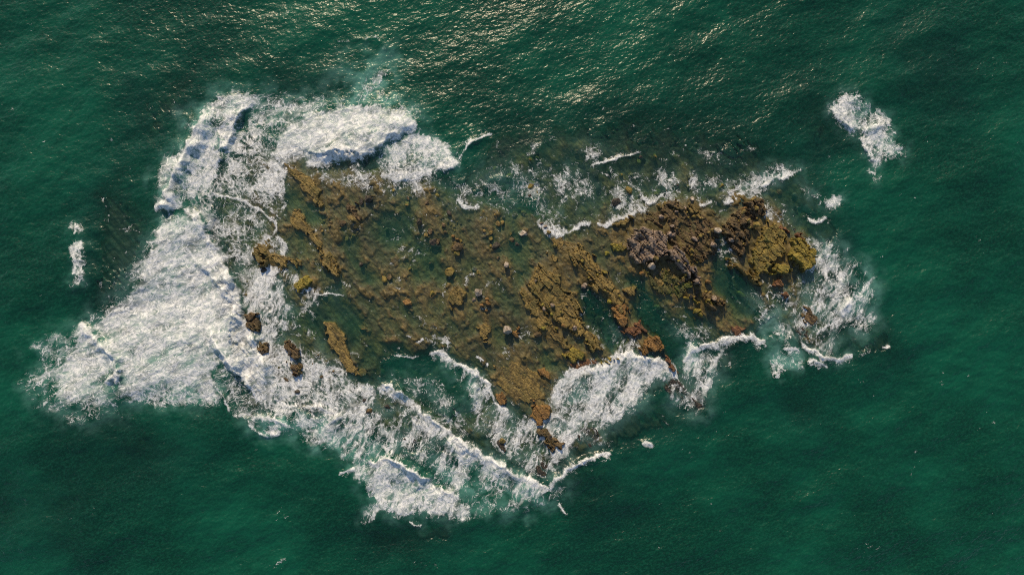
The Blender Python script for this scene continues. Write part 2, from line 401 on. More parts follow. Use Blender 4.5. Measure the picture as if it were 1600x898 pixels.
AER = np.zeros(X.shape, F32)        # air bubbles under the surface
VA = np.zeros(X.shape, F32)         # weight of the -25 degree streaks
VB = np.zeros(X.shape, F32)         # weight of the -58 degree streaks
REG = np.full(X.shape, -1, np.int16)
REL = np.zeros(X.shape, F32)        # churn relief, metres

def foam(key, pts, d, soft=9, aer=0.4, var=0, relief=None, ax=None):
    w, sd = sd_poly(pts, 45, FXW, FYW)
    soft = soft * 1.45
    sd = sd + 3.0
    k = sstep(-soft, soft, sd)
    c = k * d
    up = c > D[w]
    REG[w] = np.where(up & (c > 0.22), KEYS.index(key), REG[w])
    D[w] = np.maximum(D[w], c)
    AER[w] = np.maximum(AER[w], aer * sstep(-soft - 9, soft + 4, sd))
    if var == 1:
        VA[w] = np.maximum(VA[w], k)
    if var == 2:
        VB[w] = np.maximum(VB[w], k)
    r = (0.30 * d * d if relief is None else relief) * k
    REL[w] = np.maximum(REL[w], r)

def hole(pts, to, soft=6):
    w, sd = sd_poly(pts, 30)
    k = sstep(-soft, soft, sd)
    D[w] = D[w] * (1 - k) + np.minimum(D[w], to) * k
    REL[w] *= 1 - 0.7 * k

foam('tri', [(262,333),(300,328),(322,350),(340,385),(362,425),(380,475),(390,515),(407,550),(418,585),(420,615),(408,635),(395,610),(370,580),(345,565),(330,580),(340,605),(300,600),(250,600),(200,605),(185,560),(150,512),(165,490),(200,465),(222,425),(240,385)], .85, 9, .5, 1)
foam('tri', [(188,570),(260,555),(330,585),(350,620),(320,632),(270,628),(222,633),(190,622)], .72, 9, .6, 0)
foam('lobe', [(125,503),(150,518),(175,545),(188,570),(188,605),(170,628),(140,640),(115,632),(90,615),(85,590),(100,560),(118,535)], .80, 9, .5, 1)
foam('lobe', [(45,546),(75,524),(105,524),(120,535),(105,560),(90,590),(85,618),(62,606),(40,600),(50,585),(78,558)], .60, 9, .3, 1)
foam('lobe', [(110,630),(150,625),(185,615),(180,640),(150,655),(125,648)], .5, 8, .3, 0)
foam('lobe', [(30,600),(60,560),(110,515),(160,470),(200,425),(230,370),(262,330),(300,360),(260,470),(200,560),(190,650),(130,665),(60,640)], .40, 10, .3, 1, .03)
foam('lace', [(330,140),(420,138),(530,148),(650,165),(670,190),(560,190),(420,180),(340,170)], .42, 9, .4, 1, .03)
foam('bot', [(480,690),(560,690),(560,740),(590,800),(660,815),(740,810),(800,800),(870,785),(890,760),(800,740),(640,720),(540,660)], .34, 10, .4, 2, .02)
foam('inr', [(930,690),(960,665),(1000,640),(1030,615),(1060,640),(1100,650),(1120,600),(1130,560),(1060,560),(960,600),(900,660)], .30, 10, .5, 2, .02)
foam('band', [(322,168),(345,148),(394,148),(391,165),(367,190),(362,215),(347,245),(332,280),(312,305),(285,322),(268,322),(272,290),(292,262),(308,232),(320,200)], .80, 6, .5, 0)
foam('band', [(242,275),(260,245),(290,222),(306,222),(290,258),(270,285),(262,318),(248,300)], .55, 9, .5, 1)
foam('band', [(282,180),(322,165),(318,205),(298,215),(290,200)], .42, 9, .7, 1)
foam('top', [(450,200),(490,178),(540,163),(580,163),(615,172),(648,188),(642,205),(614,222),(572,238),(512,247),(486,253),(440,256),(420,240)], .86, 8, .5, 1)
foam('lace', [(395,150),(440,153),(520,160),(490,180),(440,205),(420,240),(455,262),(440,280),(432,300),(425,330),(400,322),(365,305),(335,300),(348,250),(365,215),(385,185)], .64, 9, .3, 0, .10)
foam('lace', [(340,255),(362,220),(380,250),(375,285),(340,300),(325,292)], .48, 9, .2, 0, .05)
foam('lace', [(480,262),(560,248),(600,280),(680,275),(722,282),(737,310),(735,327),(716,322),(700,302),(640,308),(560,292),(500,282)], .46, 10, .2, 0, .05)
foam('lace', [(415,250),(455,262),(445,290),(432,310),(420,300)], .80, 6, .3, 0, .08)
foam('second', [(640,212),(665,208),(692,230),(717,250),(710,262),(690,270),(650,276),(615,279),(588,266),(585,248),(602,232)], .80, 6, .5, 0)
foam('tongue', [(285,322),(300,308),(340,303),(380,313),(415,330),(432,355),(434,372),(443,380),(443,395),(420,402),(402,420),(402,440),(388,468),(372,445),(350,402),(335,378),(318,348),(300,330)], .52, 6, .3, 0, .08)
foam('rocks', [(400,400),(420,414),(440,418),(470,424),(466,440),(442,460),(452,480),(442,500),(447,530),(430,547),(406,542),(396,505),(381,480),(378,455),(390,430)], .68, 8, .6, 2, .12)
foam('rocks', [(405,545),(440,532),(470,548),(492,545),(520,565),(545,585),(560,600),(592,606),(600,640),(560,662),(520,655),(480,642),(440,652),(415,642),(412,600)], .72, 7, .5, 0, .14)
foam('rocks', [(440,430),(470,440),(510,455),(535,462),(505,466),(480,480),(462,505),(440,520)], .42, 8, .2, 0, .02)
foam('rocks', [(395,640),(440,648),(490,640),(545,655),(570,690),(530,700),(490,692),(450,672),(420,680),(388,662)], .58, 9, .8, 0, .14)
foam('tri', [(335,580),(362,568),(398,602),(408,642),(388,662),(366,642),(342,605)], .46, 5, .1, 1, .02)
foam('bot', [(520,665),(560,625),(590,604),(622,613),(655,640),(692,668),(730,692),(770,714),(820,740),(858,764),(845,778),(800,778),(765,765),(740,776),(718,770),(680,732),(640,716),(590,716),(560,735),(535,720)], .58, 9, .6, 2, .08)
foam('bot', [(690,670),(730,694),(770,716),(820,742),(860,765),(845,778),(800,772),(765,755),(730,735),(700,700)], .80, 8, .6, 0, .2)
foam('bot', [(625,615),(655,640),(690,670),(700,690),(660,680),(640,650)], .80, 8, .4, 2, .15)
foam('bot', [(800,765),(840,760),(858,772),(845,790),(820,800),(790,790)], .45, 9, .6, 2, .08)
hole([(585,622),(605,608),(625,620),(630,645),(605,655),(585,640)], .34, 8)
hole([(720,735),(750,725),(760,745),(735,755)], .36, 8)
foam('botw', [(558,735),(575,719),(605,716),(640,729),(668,746),(676,762),(705,772),(728,792),(716,810),(690,806),(655,795),(628,808),(602,790),(582,775),(566,755)], .85, 6, .5, 2)
foam('botw', [(572,800),(588,780),(594,785),(584,810),(568,820)], .6, 5, .4, 2)
foam('inner', [(690,558),(730,580),(760,600),(777,625),(792,640),(840,658),(872,690),(882,722),(862,742),(840,742),(800,722),(760,692),(738,662),(735,630),(718,592)], .58, 9, .6, 2, .07)
hole([(690,575),(725,590),(738,625),(735,655),(705,640),(690,605)], .34, 9)
foam('inner', [(620,585),(680,590),(720,640),(730,680),(690,660),(650,630)], .46, 10, .3, 0, .02)
foam('inr', [(862,612),(880,590),(920,577),(960,568),(985,556),(1010,558),(1037,573),(1058,590),(1042,598),(1022,588),(1002,610),(987,642),(960,652),(935,660),(947,686),(930,692),(900,690),(880,722),(863,700),(842,662),(866,640)], .78, 8, .8, 2, .16)
hole([(900,650),(930,655),(945,675),(925,690),(895,675)], .45, 8)
foam('inr', [(955,520),(975,525),(995,528),(1000,550),(975,558),(960,560)], .5, 8, .4, 2, .04)
foam('inr', [(1032,585),(1060,580),(1085,600),(1100,625),(1085,645),(1050,630),(1030,610)], .40, 8, .3, 0, .04)
foam('e3', [(1065,558),(1080,546),(1105,540),(1125,548),(1122,572),(1103,586),(1118,608),(1102,622),(1086,592),(1070,582)], .74, 8, .8, 0, .14)
foam('e3', [(1050,510),(1100,505),(1130,530),(1090,540),(1060,530)], .32, 9, .2, 0, .02)
foam('right', [(1240,472),(1256,440),(1268,402),(1280,375),(1302,375),(1322,400),(1352,410),(1364,430),(1362,480),(1370,500),(1352,522),(1322,512),(1300,522),(1318,548),(1308,560),(1280,550),(1252,532),(1238,505)], .52, 10, .7, 2, .08)
foam('right', [(1275,405),(1300,395),(1320,425),(1318,450),(1295,445),(1275,425)], .72, 9, .7, 0, .1)
foam('right', [(1205,560),(1228,545),(1250,552),(1248,570),(1212,582)], .6, 7, .8, 0, .1)
foam('right', [(1268,372),(1258,395),(1266,430),(1282,425),(1280,385)], .6, 7, .6, 0, .05)
foam('right', [(1175,480),(1215,468),(1235,490),(1250,530),(1220,540),(1190,520)], .40, 9, .9, 0, .02)
foam('iso', [(1297,166),(1318,148),(1345,152),(1352,172),(1374,178),(1388,205),(1412,236),(1404,248),(1390,240),(1370,256),(1352,240),(1347,210),(1322,195),(1302,182)], .80, 9, .5, 0, .25)
foam('iso', [(1358,268),(1370,265),(1376,276),(1366,283)], .6, 5, .2, 0)
foam('topedge', [(1140,302),(1165,285),(1182,270),(1210,260),(1252,265),(1240,275),(1207,285),(1192,305),(1160,312)], .56, 7, .7, 0, .08)
foam('topedge', [(1282,318),(1300,308),(1315,312),(1308,325),(1292,326)], .75, 6, .5, 0, .15)
foam('topedge', [(1250,290),(1270,300),(1285,318),(1262,312)], .4, 8, .5, 0, .03)
foam('topedge', [(800,258),(818,258),(822,285),(812,300),(798,300)], .55, 8, .5, 0, .06)
foam('topedge', [(755,260),(800,260),(800,310),(755,312),(735,320),(740,290)], .32, 9, .3, 0, .02)
foam('topedge', [(868,280),(885,262),(905,262),(902,280),(880,300),(880,330),(868,322)], .50, 8, .4, 0, .05)
foam('topedge', [(880,300),(925,290),(940,320),(905,340),(860,340)], .34, 9, .2, 0, .02)
foam('topedge', [(908,228),(930,222),(948,240),(935,256),(912,252)], .50, 7, .2, 0, .06)
foam('topedge', [(1032,270),(1048,268),(1066,295),(1050,315),(1036,300)], .55, 7, .2, 0, .05)
foam('topedge', [(1068,264),(1082,264),(1088,290),(1085,320),(1068,322),(1072,290)], .52, 6, .2, 0, .05)
foam('topedge', [(1095,236),(1120,240),(1145,250),(1140,262),(1110,258)], .42, 7, .1, 0, .04)
foam('topedge', [(950,330),(985,310),(1005,305),(1008,325),(980,338),(955,345)], .55, 6, .3, 0, .08)
foam('topedge', [(838,345),(858,345),(884,358),(876,367),(850,362)], .75, 5, .2, 0, .1)
foam('topedge', [(1188,318),(1200,318),(1212,345),(1200,348),(1190,335)], .55, 6, .3, 0, .04)
foam('plume', [(530,160),(560,128),(590,105),(612,108),(602,140),(625,162),(640,178),(600,172),(560,165)], .40, 12, .8, 2, .03)
foam('plume', [(500,140),(545,95),(600,70),(625,90),(605,110),(560,120),(530,150)], .16, 14, .45, 0, 0)
foam('smallw', [(118,380),(132,385),(135,410),(129,442),(117,446),(112,436),(122,410)], .74, 6, .3, 0, .2)
foam('smallw', [(113,350),(126,352),(127,364),(114,364)], .6, 5, .1, 0, .1)

foam('topedge', [(735,318),(770,262),(830,262),(880,270),(960,280),(1040,272),(1130,275),(1190,270),(1180,298),(1060,315),(960,330),(850,345),(770,330)], .38, 14, .15, 0, .02)
foam('right', [(1195,335),(1225,335),(1262,362),(1282,400),(1275,450),(1240,480),(1200,482),(1170,460),(1225,455),(1258,425),(1262,390),(1235,355)], .44, 7, .3, 0, .03)
# scattered reef-flat wash: faint broken lines of foam over the shallows
wash = equalize(ridge(X / 26 + 0.5 * fbm(X / 40, Y / 40, 2, 91), Y / 15, 3, 92) + 0.5 * fbm(X / 60, Y / 60, 3, 93))
D = np.maximum(D, 0.40 * sstep(0.70, 1.0, wash) * sstep(-1.6, -0.4, zt) * sstep(0.9, 0.3, np.clip(zall, -2, 2) + 0.6))

# ---- the breaker crests: polyline, height (m), front side, front width, back width (px), foam cover, ahead, behind, body
CR = [
 ([(476,256),(520,248),(560,241),(590,229),(612,213),(640,196),(652,189)], 1.1, 1, 7, 60, .98, 9, 26, 'top'),
 ([(590,271),(622,280),(655,275),(674,262)], .45, 1, 4, 22, .95, 3, 12, 'second'),
 ([(680,264),(700,266),(717,250)], .6, 1, 5, 20, .97, 3, 14, 'second'),
 ([(322,166),(320,190),(302,224),(286,255),(269,290),(262,318),(266,334)], 1.4, -1, 15, 30, .95, 18, 4, 'band'),
 ([(394,150),(386,165),(366,188),(362,206),(350,232),(342,252),(334,266)], 1.0, -1, 7, 26, .95, 5, 12, 'band'),
 ([(240,322),(262,320),(276,322)], 1.6, 1, 10, 10, .95, 8, 8, 'band'),
 ([(286,324),(306,334),(319,355),(331,385),(338,402)], .7, -1, 5, 30, .97, 4, 12, 'tri'),
 ([(337,400),(356,425),(371,470),(383,505),(402,545),(414,572),(417,602)], 1.3, -1, 8, 34, .97, 4, 16, 'tri'),
 ([(327,510),(345,540),(361,561),(379,582),(396,606),(406,628)], 1.15, 1, 7, 26, .97, 6, 5, 'tri'),
 ([(300,400),(330,425),(352,455),(366,480)], .65, 1, 6, 22, .9, 4, 8, 'tri'),
 ([(330,303),(365,311),(395,321),(418,336),(431,355),(428,371)], .28, -1, 3, 14, .9, 2, 5, 'tongue'),
 ([(428,368),(441,374),(446,387),(438,398)], .22, -1, 3, 10, .85, 2, 4, 'tongue'),
 ([(124,503),(145,524),(166,540),(181,556),(185,580),(184,602)], 1.6, -1, 7, 16, .98, 5, 14, 'lobe'),
 ([(168,600),(178,588),(190,586)], .9, 1, 5, 10, .95, 5, 8, 'lobe'),
 ([(572,723),(605,717),(640,731),(668,748),(674,764)], 1.3, -1, 5, 22, .99, 4, 18, 'botw'),
 ([(655,770),(690,768),(715,780)], .8, -1, 5, 12, .9, 3, 10, 'botw'),
 ([(588,609),(605,603),(625,611),(655,639),(690,667),(725,694),(760,714),(790,730),(815,745),(842,755),(858,768)], 1.0, -1, 5, 24, .97, 4, 12, 'bot'),
 ([(858,768),(868,746),(885,733),(915,718),(935,711),(957,708)], 1.0, -1, 5, 22, .92, 3, 4, 'lip'),
 ([(668,553),(690,553),(700,562),(718,569),(735,580),(752,585),(766,606),(776,632),(796,646)], .42, -1, 3, 14, .95, 3, 5, 'inner'),
 ([(742,556),(755,563),(764,572)], .2, -1, 3, 8, .7, 2, 4, 'inner'),
 ([(878,585),(900,577),(925,575),(945,570),(966,557),(985,552),(1005,560),(1021,559),(1042,569),(1063,590)], .70, -1, 4, 22, .99, 3, 14, 'inr'),
 ([(862,616),(876,596),(890,583)], .3, -1, 3, 8, .85, 2, 4, 'inr'),
 ([(1064,568),(1080,549),(1100,541),(1118,537),(1130,530),(1150,527),(1166,523),(1182,530),(1200,541)], .6, -1, 4, 16, .95, 3, 6, 'e3'),
 ([(1250,533),(1268,545),(1285,556),(1305,562),(1320,558),(1333,557)], .55, -1, 4, 12, .97, 3, 5, 'right'),
 ([(1258,562),(1275,562),(1292,572)], .3, -1, 4, 10, .8, 3, 5, 'right'),
 ([(1329,460),(1322,478),(1312,491)], .7, 1, 5, 10, .98, 4, 7, 'right'),
 ([(1272,522),(1285,513),(1297,504)], .25, -1, 3, 8, .9, 2, 4, 'right'),
 ([(1222,545),(1235,542),(1249,552)], .35, -1, 4, 8, .9, 2, 4, 'right'),
 ([(1334,562),(1348,552),(1368,545)], .3, -1, 4, 12, .35, 2, 3, 'right'),
 ([(1376,544),(1390,540)], .35, -1, 3, 8, .9, 3, 3, 'right'),
 ([(714,250),(730,228),(750,215),(772,207)], .6, 1, 8, 26, .72, 2, 6, 'lip2'),
 ([(922,258),(955,250),(978,243),(1002,242)], .40, 1, 6, 20, .62, 2, 4, 'topedge'),
 ([(815,252),(850,226),(875,213)], .35, 1, 7, 24, .36, 2, 5, 'topedge'),
 ([(716,305),(720,320),(735,326),(750,322)], .2, 1, 3, 8, .9, 3, 6, 'topedge'),
 ([(838,349),(856,358),(878,366),(888,362),(905,354),(925,345)], .2, 1, 3, 8, .82, 2, 5, 'topedge'),
 ([(932,349),(946,351),(965,340),(985,337),(1001,325)], .25, 1, 3, 8, .95, 2, 6, 'topedge'),
 ([(1003,306),(1020,318),(1040,300)], .2, 1, 3, 8, .8, 2, 5, 'topedge'),
 ([(1066,320),(1090,323),(1116,314)], .2, 1, 3, 8, .85, 2, 5, 'topedge'),
 ([(1130,318),(1148,314),(1166,301)], .25, 1, 3, 8, .92, 2, 6, 'topedge'),
 ([(1166,300),(1200,285),(1240,272)], .3, 1, 4, 10, .8, 2, 5, 'topedge'),
 ([(1190,305),(1187,325),(1197,342),(1212,350)], .12, -1, 3, 6, .75, 2, 3, 'topedge'),
 ([(1260,340),(1275,347),(1293,340)], .25, 1, 3, 8, .75, 2, 3, 'topedge'),
 ([(1002,695),(1010,690),(1022,697)], .45, -1, 4, 8, .98, 3, 4, 'arc'),
 ([(132,320),(137,350),(132,385),(131,440),(140,465),(155,480)], .55, -1, 22, 60, .0, 2, 2, 'smallw'),
 ([(527,743),(545,735),(562,727)], .35, -1, 4, 10, .75, 2, 4, 'botw'),
 ([(392,657),(408,650),(425,655),(440,660),(458,668)], .45, -1, 5, 12, .92, 3, 6, 'rocks'),
 ([(385,660),(400,675),(425,678),(445,672)], .3, 1, 4, 10, .8, 2, 5, 'rocks'),
 ([(445,640),(470,633),(500,636),(520,645)], .7, -1, 4, 12, .9, 3, 5, 'rocks'),
 ([(505,670),(525,655),(542,648)], .6, -1, 4, 12, .7, 3, 5, 'rocks'),
 ([(335,600),(352,625),(362,645)], .3, -1, 4, 10, .55, 2, 3, 'tri'),
 ([(1298,166),(1310,180),(1330,195),(1345,205)], .8, 1, 6, 12, .9, 3, 7, 'iso'),
 ([(1345,205),(1365,198),(1385,200)], .9, 1, 8, 10, .92, 4, 8, 'iso'),
 ([(1345,212),(1352,235),(1368,252)], .5, 1, 4, 8, .85, 3, 3, 'iso'),
 ([(518,76),(545,62),(575,59),(598,72),(616,92)], .25, 1, 6, 14, .30, 2, 4, 'plume'),
 ([(560,130),(575,112),(590,95)], .2, 1, 4, 10, .35, 2, 4, 'plume'),
 ([(426,886),(436,876),(450,868)], .12, -1, 4, 8, .45, 2, 3, 'arcb'),
 ([(870,785),(878,798),(888,805)], .2, 1, 4, 8, .6, 3, 5, 'arcc'),
 ([(640,815),(652,822),(660,818)], .2, 1, 3, 5, .8, 2, 3, 'botw'),
 ([(482,478),(492,500),(484,520),(480,535)], .06, 1, 3, 4, .5, 2, 2, 'rocks'),
 ([(468,445),(500,458),(540,461)], .06, 1, 3, 4, .55, 4, 4, 'rocks'),
 ([(600,527),(622,524),(645,526)], .08, -1, 3, 5, .5, 2, 2, 'flatwash'),
 ([(615,555),(635,557),(655,556)], .1, -1, 3, 5, .6, 2, 2, 'flatwash'),
 ([(650,535),(662,527)], .06, -1, 3, 5, .6, 2, 2, 'flatwash'),
 ([(532,440),(545,446),(556,443),(568,455)], .05, 1, 3, 4, .5, 2, 2, 'flatwash'),
]
ZC = np.zeros(X.shape, F32)
CID = np.full(X.shape, -1, np.int16)
LIP = np.zeros(X.shape, F32)
along = fbm(X / 11, Y / 11, 3, 131)
along2 = fbm(X / 34, Y / 34, 2, 132)
for i, (pts, H, fr, wf, wb, fd, ah, be, key) in enumerate(CR):
    w, d, side, t, L = sd_line(pts, 3.0 * wb + 14)
    q = side * fr * d + (1.0 - 0.5 * (L < 60)) * (5.5 * (np.abs(gnoise(X[w] / 24, Y[w] / 24, 135)) * 2.2 - 0.5) + 1.5 * gnoise(X[w] / 11, Y[w] / 11, 137) + 0.5 * gnoise(X[w] / 6, Y[w] / 6, 136))
    end = np.clip(np.minimum(t, 1 - t) * L / min(16.0, L * 0.3), 0, 1) ** 0.6
    # past the ends of the line the wave dies away with distance
    endcap = np.where((t <= 0.0) | (t >= 1.0), 0.0, 1.0)
    end2 = np.clip(np.minimum(t, 1 - t) * L / min(40.0, L * 0.45), 0, 1) ** 0.8
    taper = end2 * (0.80 + 0.75 * along2[w] + 0.12 * along[w])
    prof = np.where(q > 0, np.exp(-(q / (1.35 * wf)) ** 2 * 1.3), np.exp(-np.abs(q) / wb * 1.5))
    if pts[0] in ((327, 510), (300, 400)):        # steps inside a sheet stand on top of it
        ZC[w] += 0.9 * H * np.where(q > 0, np.exp(-(q / wf) ** 2), np.exp(-np.abs(q) / wb * 1.8)) * end2
    else:
        ZC[w] = np.maximum(ZC[w], 0.82 * H * prof * np.clip(taper, 0.05, 1.3))
    if fd > 0:
        band = np.where(q > 0, sstep(ah * 1.9, ah * 0.2, q), np.exp(-np.clip(-q - be * 0.4, 0, 999) / (be * 1.3))) * np.clip(end * 1.6, 0, 1)
        lipl = np.exp(-((q + 1.0) / (2.2 if H > 0.5 else 1.7)) ** 2) * np.clip(end * 2, 0, 1) * (fd > 0.5)
        LIP[w] = np.maximum(LIP[w], lipl)
        c = band * fd * np.clip(1.0 + 0.4 * along[w], 0.68, 1.1)
        up = (c > D[w]) & (c > 0.22)
        REG[w] = np.where(up & (REG[w] < 0), KEYS.index(key), REG[w])
        D[w] = np.maximum(D[w], c)
        if H > 0.3 and L > 40:
            CID[w] = np.where((band > 0.55) & (REG[w] == KEYS.index(key)), i, CID[w])
        if H > 0.3:
            REL[w] = np.maximum(REL[w], (0.10 if be > 11 else 0.03) * band) * np.where(q > -1, 1 - 0.8 * sstep(wf * 2.2, wf * 0.6, q), 1)

# rocks standing out of rough water wear collars of foam
near = np.zeros(X.shape, F32)
dry = (zall > -0.02).astype(F32)
edge = blur(dry, 3)
rough_sea = sstep(0.1, 0.5, blur(D, 14))
D = np.maximum(D, 0.62 * sstep(0.03, 0.3, edge) * rough_sea)

# foam texture
tx, ty = X + 5 * fbm(X / 22, Y / 22, 3, 151), Y + 5 * fbm(X / 22, Y / 22, 3, 152)
def lace(ax, ay, s):
    return (0.75 * ridge(ax / 8, ay / 8, 2, s) + 0.55 * ridge(ax / 17, ay / 17, 2, s + 3) + 0.75 * fbm(ax / 34, ay / 34, 3, s + 5)
            + 0.22 * gnoise(ax / 2.4, ay / 2.4, s + 9))
N0 = equalize(lace(tx, ty, 160))
a1, b1 = rot(tx, ty, -26, 2.6, 0.75)
N1 = equalize(lace(a1, b1, 170))
a2, b2 = rot(tx, ty, -62, 2.3, 0.75)
N2 = equalize(lace(a2, b2, 180))
N3 = equalize(lace(*rot(tx, ty, -24, 5.5, 1.1), 190))
N1 = 0.5 * N1 + 0.5 * N3
N = N0 * (1 - VA) + N1 * VA
N = N * (1 - VB) + N2 * VB
# local cover: streaks and gaps gathered by the flow; the finest lace is left to the material
FO = np.clip(D + (N - 0.5) * 0.62 * sstep(0.05, 0.3, D) * (1.0 - 0.25 * sstep(0.8, 1.0, D)), 0, 1) * sstep(0.02, 0.16, D)
# whitecaps and flecks on open water
fx, fy = rot(tx, ty, -32, 2.6, 0.75)
flk = equalize(gnoise(fx / 5, fy / 5, 201) + 0.55 * fbm(X / 70, Y / 70, 3, 202))
FL = sstep(0.9925, 0.9998, flk) * (zt < -1.5) * (D < 0.1)
FO = np.maximum(FO, 0.66 * FL)
FO = np.maximum(FO, np.clip(1.15 * LIP * (0.85 + 0.5 * along), 0, 1))
AER *= 1.25 * equalize(fbm(tx / 26, ty / 26, 4, 211))

# open-water waves (metres)
mx, my = X * S, -Y * S
rng = random.Random(5)
sw = np.zeros(X.shape, F32)
for k in range(26):
    lam = 1.6 * 1.13 ** k if k < 14 else 5.0 * 1.12 ** (k - 14)
    th = math.radians(rng.gauss(-68, 30))
    amp = 0.0085 * lam ** 0.9
    ph = rng.uniform(0, 6.28)
    wv = np.sin((mx * math.cos(th) + my * math.sin(th)) * (2 * math.pi / lam) + ph + 1.6 * gnoise(X / (lam * 22), Y / (lam * 22), 400 + k))
    sw += amp * (wv + 0.25 * wv * wv) * (0.75 + 0.8 * gnoise(X / (lam * 30), Y / (lam * 30), 440 + k))
chop = fbm(*rot(X, Y, -20, 13, 7.5), 4, 221, 0.62)
sw = 0.72 * sw + 0.055 * chop
calm = 1 - 0.86 * sstep(-1.6, -0.3, zt)
ZC *= 1 - 0.75 * sstep(-0.9, -0.25, zt)
relief1 = np.where(VA > 0.5, ridge(a1 / 10, b1 / 10, 3, 231), ridge(tx / 15, ty / 15, 3, 232))
relief1 = np.where(VB > 0.5, ridge(a2 / 11, b2 / 11, 3, 234), relief1)
a3, b3 = rot(tx, ty, -24, 5.5, 1.0)
relief1 = relief1 + VA * 1.1 * ridge(a3 / 14, b3 / 14, 2, 236)
relief1 = relief1 * (0.35 + 0.9 * equalize(fbm(X / 40, Y / 40, 2, 237)))
relief1 = relief1 * 0.75 + 0.25 * fbm(tx / 9, ty / 9, 2, 233)
ZW = sw * calm + ZC + 0.42 * REL * (relief1 - 0.1) + 0.03 * FO * sstep(0.2, 0.7, D)
ex_fade = np.minimum(np.minimum(X - GX0, GX1 - X), np.minimum(Y - GY0, GY1 - Y))
ZW = ZW * sstep(0, 60, ex_fade)
depth = np.clip(ZW - zall, 0.0, 9.0)
# ---------------------------------------------------------------- mesh building
def grid_normals(Z):
    gz_y, gz_x = np.gradient(Z, ST * S)
    n = np.stack([-gz_x, gz_y, np.ones_like(Z)], -1)
    return (n / np.linalg.norm(n, axis=-1, keepdims=True)).astype(F32)

def mesh_from_grid(name, Z, facemask, attrs, normals=None, off=(0, 0), flat=False):
    """Z on a (sub)grid whose first sample is grid index off=(j,i); facemask (ny-1,nx-1)"""
    ny, nx = Z.shape
    jj, ii = np.nonzero(facemask)
    q = np.stack([jj * nx + ii, (jj + 1) * nx + ii, (jj + 1) * nx + ii + 1, jj * nx + ii + 1], -1)
    used, inv = np.unique(q.ravel(), return_inverse=True)
    vj, vi = used // nx, used % nx
    co = np.empty((len(used), 3), F32)
    co[:, 0] = (gx[vi + off[1]] - CX) * S
    co[:, 1] = (CY - gy[vj + off[0]]) * S
    co[:, 2] = Z[vj, vi]
    me = bpy.data.meshes.new(name)
    nf = len(jj)
    me.vertices.add(len(used)); me.vertices.foreach_set("co", co.ravel())
    me.loops.add(nf * 4); me.loops.foreach_set("vertex_index", inv.astype(np.int32).ravel())
    me.polygons.add(nf); me.polygons.foreach_set("loop_start", np.arange(0, nf * 4, 4, dtype=np.int32))
    me.polygons.foreach_set("use_smooth", np.full(nf, not flat, bool))
    me.update(calc_edges=True)
    for k, a in attrs.items():
        at = me.attributes.new(k, 'FLOAT', 'POINT')
        at.data.foreach_set("value", np.ascontiguousarray(a[vj, vi], dtype=F32))
    if normals is not None:
        me.normals_split_custom_set_from_vertices(normals[vj, vi])
    return me

def add(name, me, mat, parent=None, label=None, cat=None, kind=None, group=None):
    o = bpy.data.objects.new(name, me)
    COL.objects.link(o)
    if mat is not None and len(me.materials) == 0:
        me.materials.append(mat)
    if parent: o.parent = parent
    if label: o["label"] = label
    if cat: o["category"] = cat
    if kind: o["kind"] = kind
    if group: o["group"] = group
    return o

# ---------------------------------------------------------------- materials
def new_mat(name):
    m = bpy.data.materials.new(name)
    m.use_nodes = True
    nt = m.node_tree
    for n in list(nt.nodes):
        nt.nodes.remove(n)
    return m, nt, nt.nodes, nt.links

def nd(nt, typ, **kw):
    n = nt.nodes.new(typ)
    for k, v in kw.items():
        if k.startswith("i_"):
            key = k[2:]
            key = int(key) if key.isdigit() else key.replace("_", " ")
            n.inputs[key].default_value = v
        else:
            setattr(n, k, v)
    return n

def math_n(nt, op, a, b=None, c=None, clamp=False):
    n = nt.nodes.new("ShaderNodeMath"); n.operation = op; n.use_clamp = clamp
    for i, v in enumerate((a, b, c)):
        if v is None: continue
        if isinstance(v, (int, float)): n.inputs[i].default_value = v
        else: nt.links.new(v, n.inputs[i])
    return n.outputs[0]

def mixc(nt, f, a, b, mode='MIX'):
    n = nt.nodes.new("ShaderNodeMix"); n.data_type = 'RGBA'; n.blend_type = mode
    for sock, v in ((n.inputs[0], f), (n.inputs[6], a), (n.inputs[7], b)):
        if isinstance(v, (int, float)): sock.default_value = v
        elif isinstance(v, tuple): sock.default_value = (*v, 1) if len(v) == 3 else v
        else: nt.links.new(v, sock)
    return n.outputs[2]

NDIM = '3D'
def noise(nt, vec, scale, detail=3, rough=0.55, dist=0.0):
    n = nt.nodes.new("ShaderNodeTexNoise")
    n.noise_dimensions = NDIM
    n.inputs["Scale"].default_value = scale; n.inputs["Detail"].default_value = detail
    n.inputs["Roughness"].default_value = rough; n.inputs["Distortion"].default_value = dist
    nt.links.new(vec, n.inputs["Vector"])
    return n.outputs["Fac"]

def ramp(nt, fac, lo, hi):
    n = nt.nodes.new("ShaderNodeMapRange"); n.interpolation_type = 'SMOOTHSTEP'
    n.inputs["From Min"].default_value = lo; n.inputs["From Max"].default_value = hi
    nt.links.new(fac, n.inputs["Value"])
    return n.outputs["Result"]

def mapping(nt, vec, rotz=0, scale=(1, 1, 1)):
    """turn about Z, then scale along the turned axes"""
    q = nt.nodes.new("ShaderNodeVectorRotate"); q.rotation_type = 'Z_AXIS'; q.inputs["Angle"].default_value = rotz
    nt.links.new(vec, q.inputs["Vector"])
    z = nt.nodes.new("ShaderNodeVectorMath"); z.operation = 'MULTIPLY'; z.inputs[1].default_value = scale
    nt.links.new(q.outputs[0], z.inputs[0])
    return z.outputs[0]

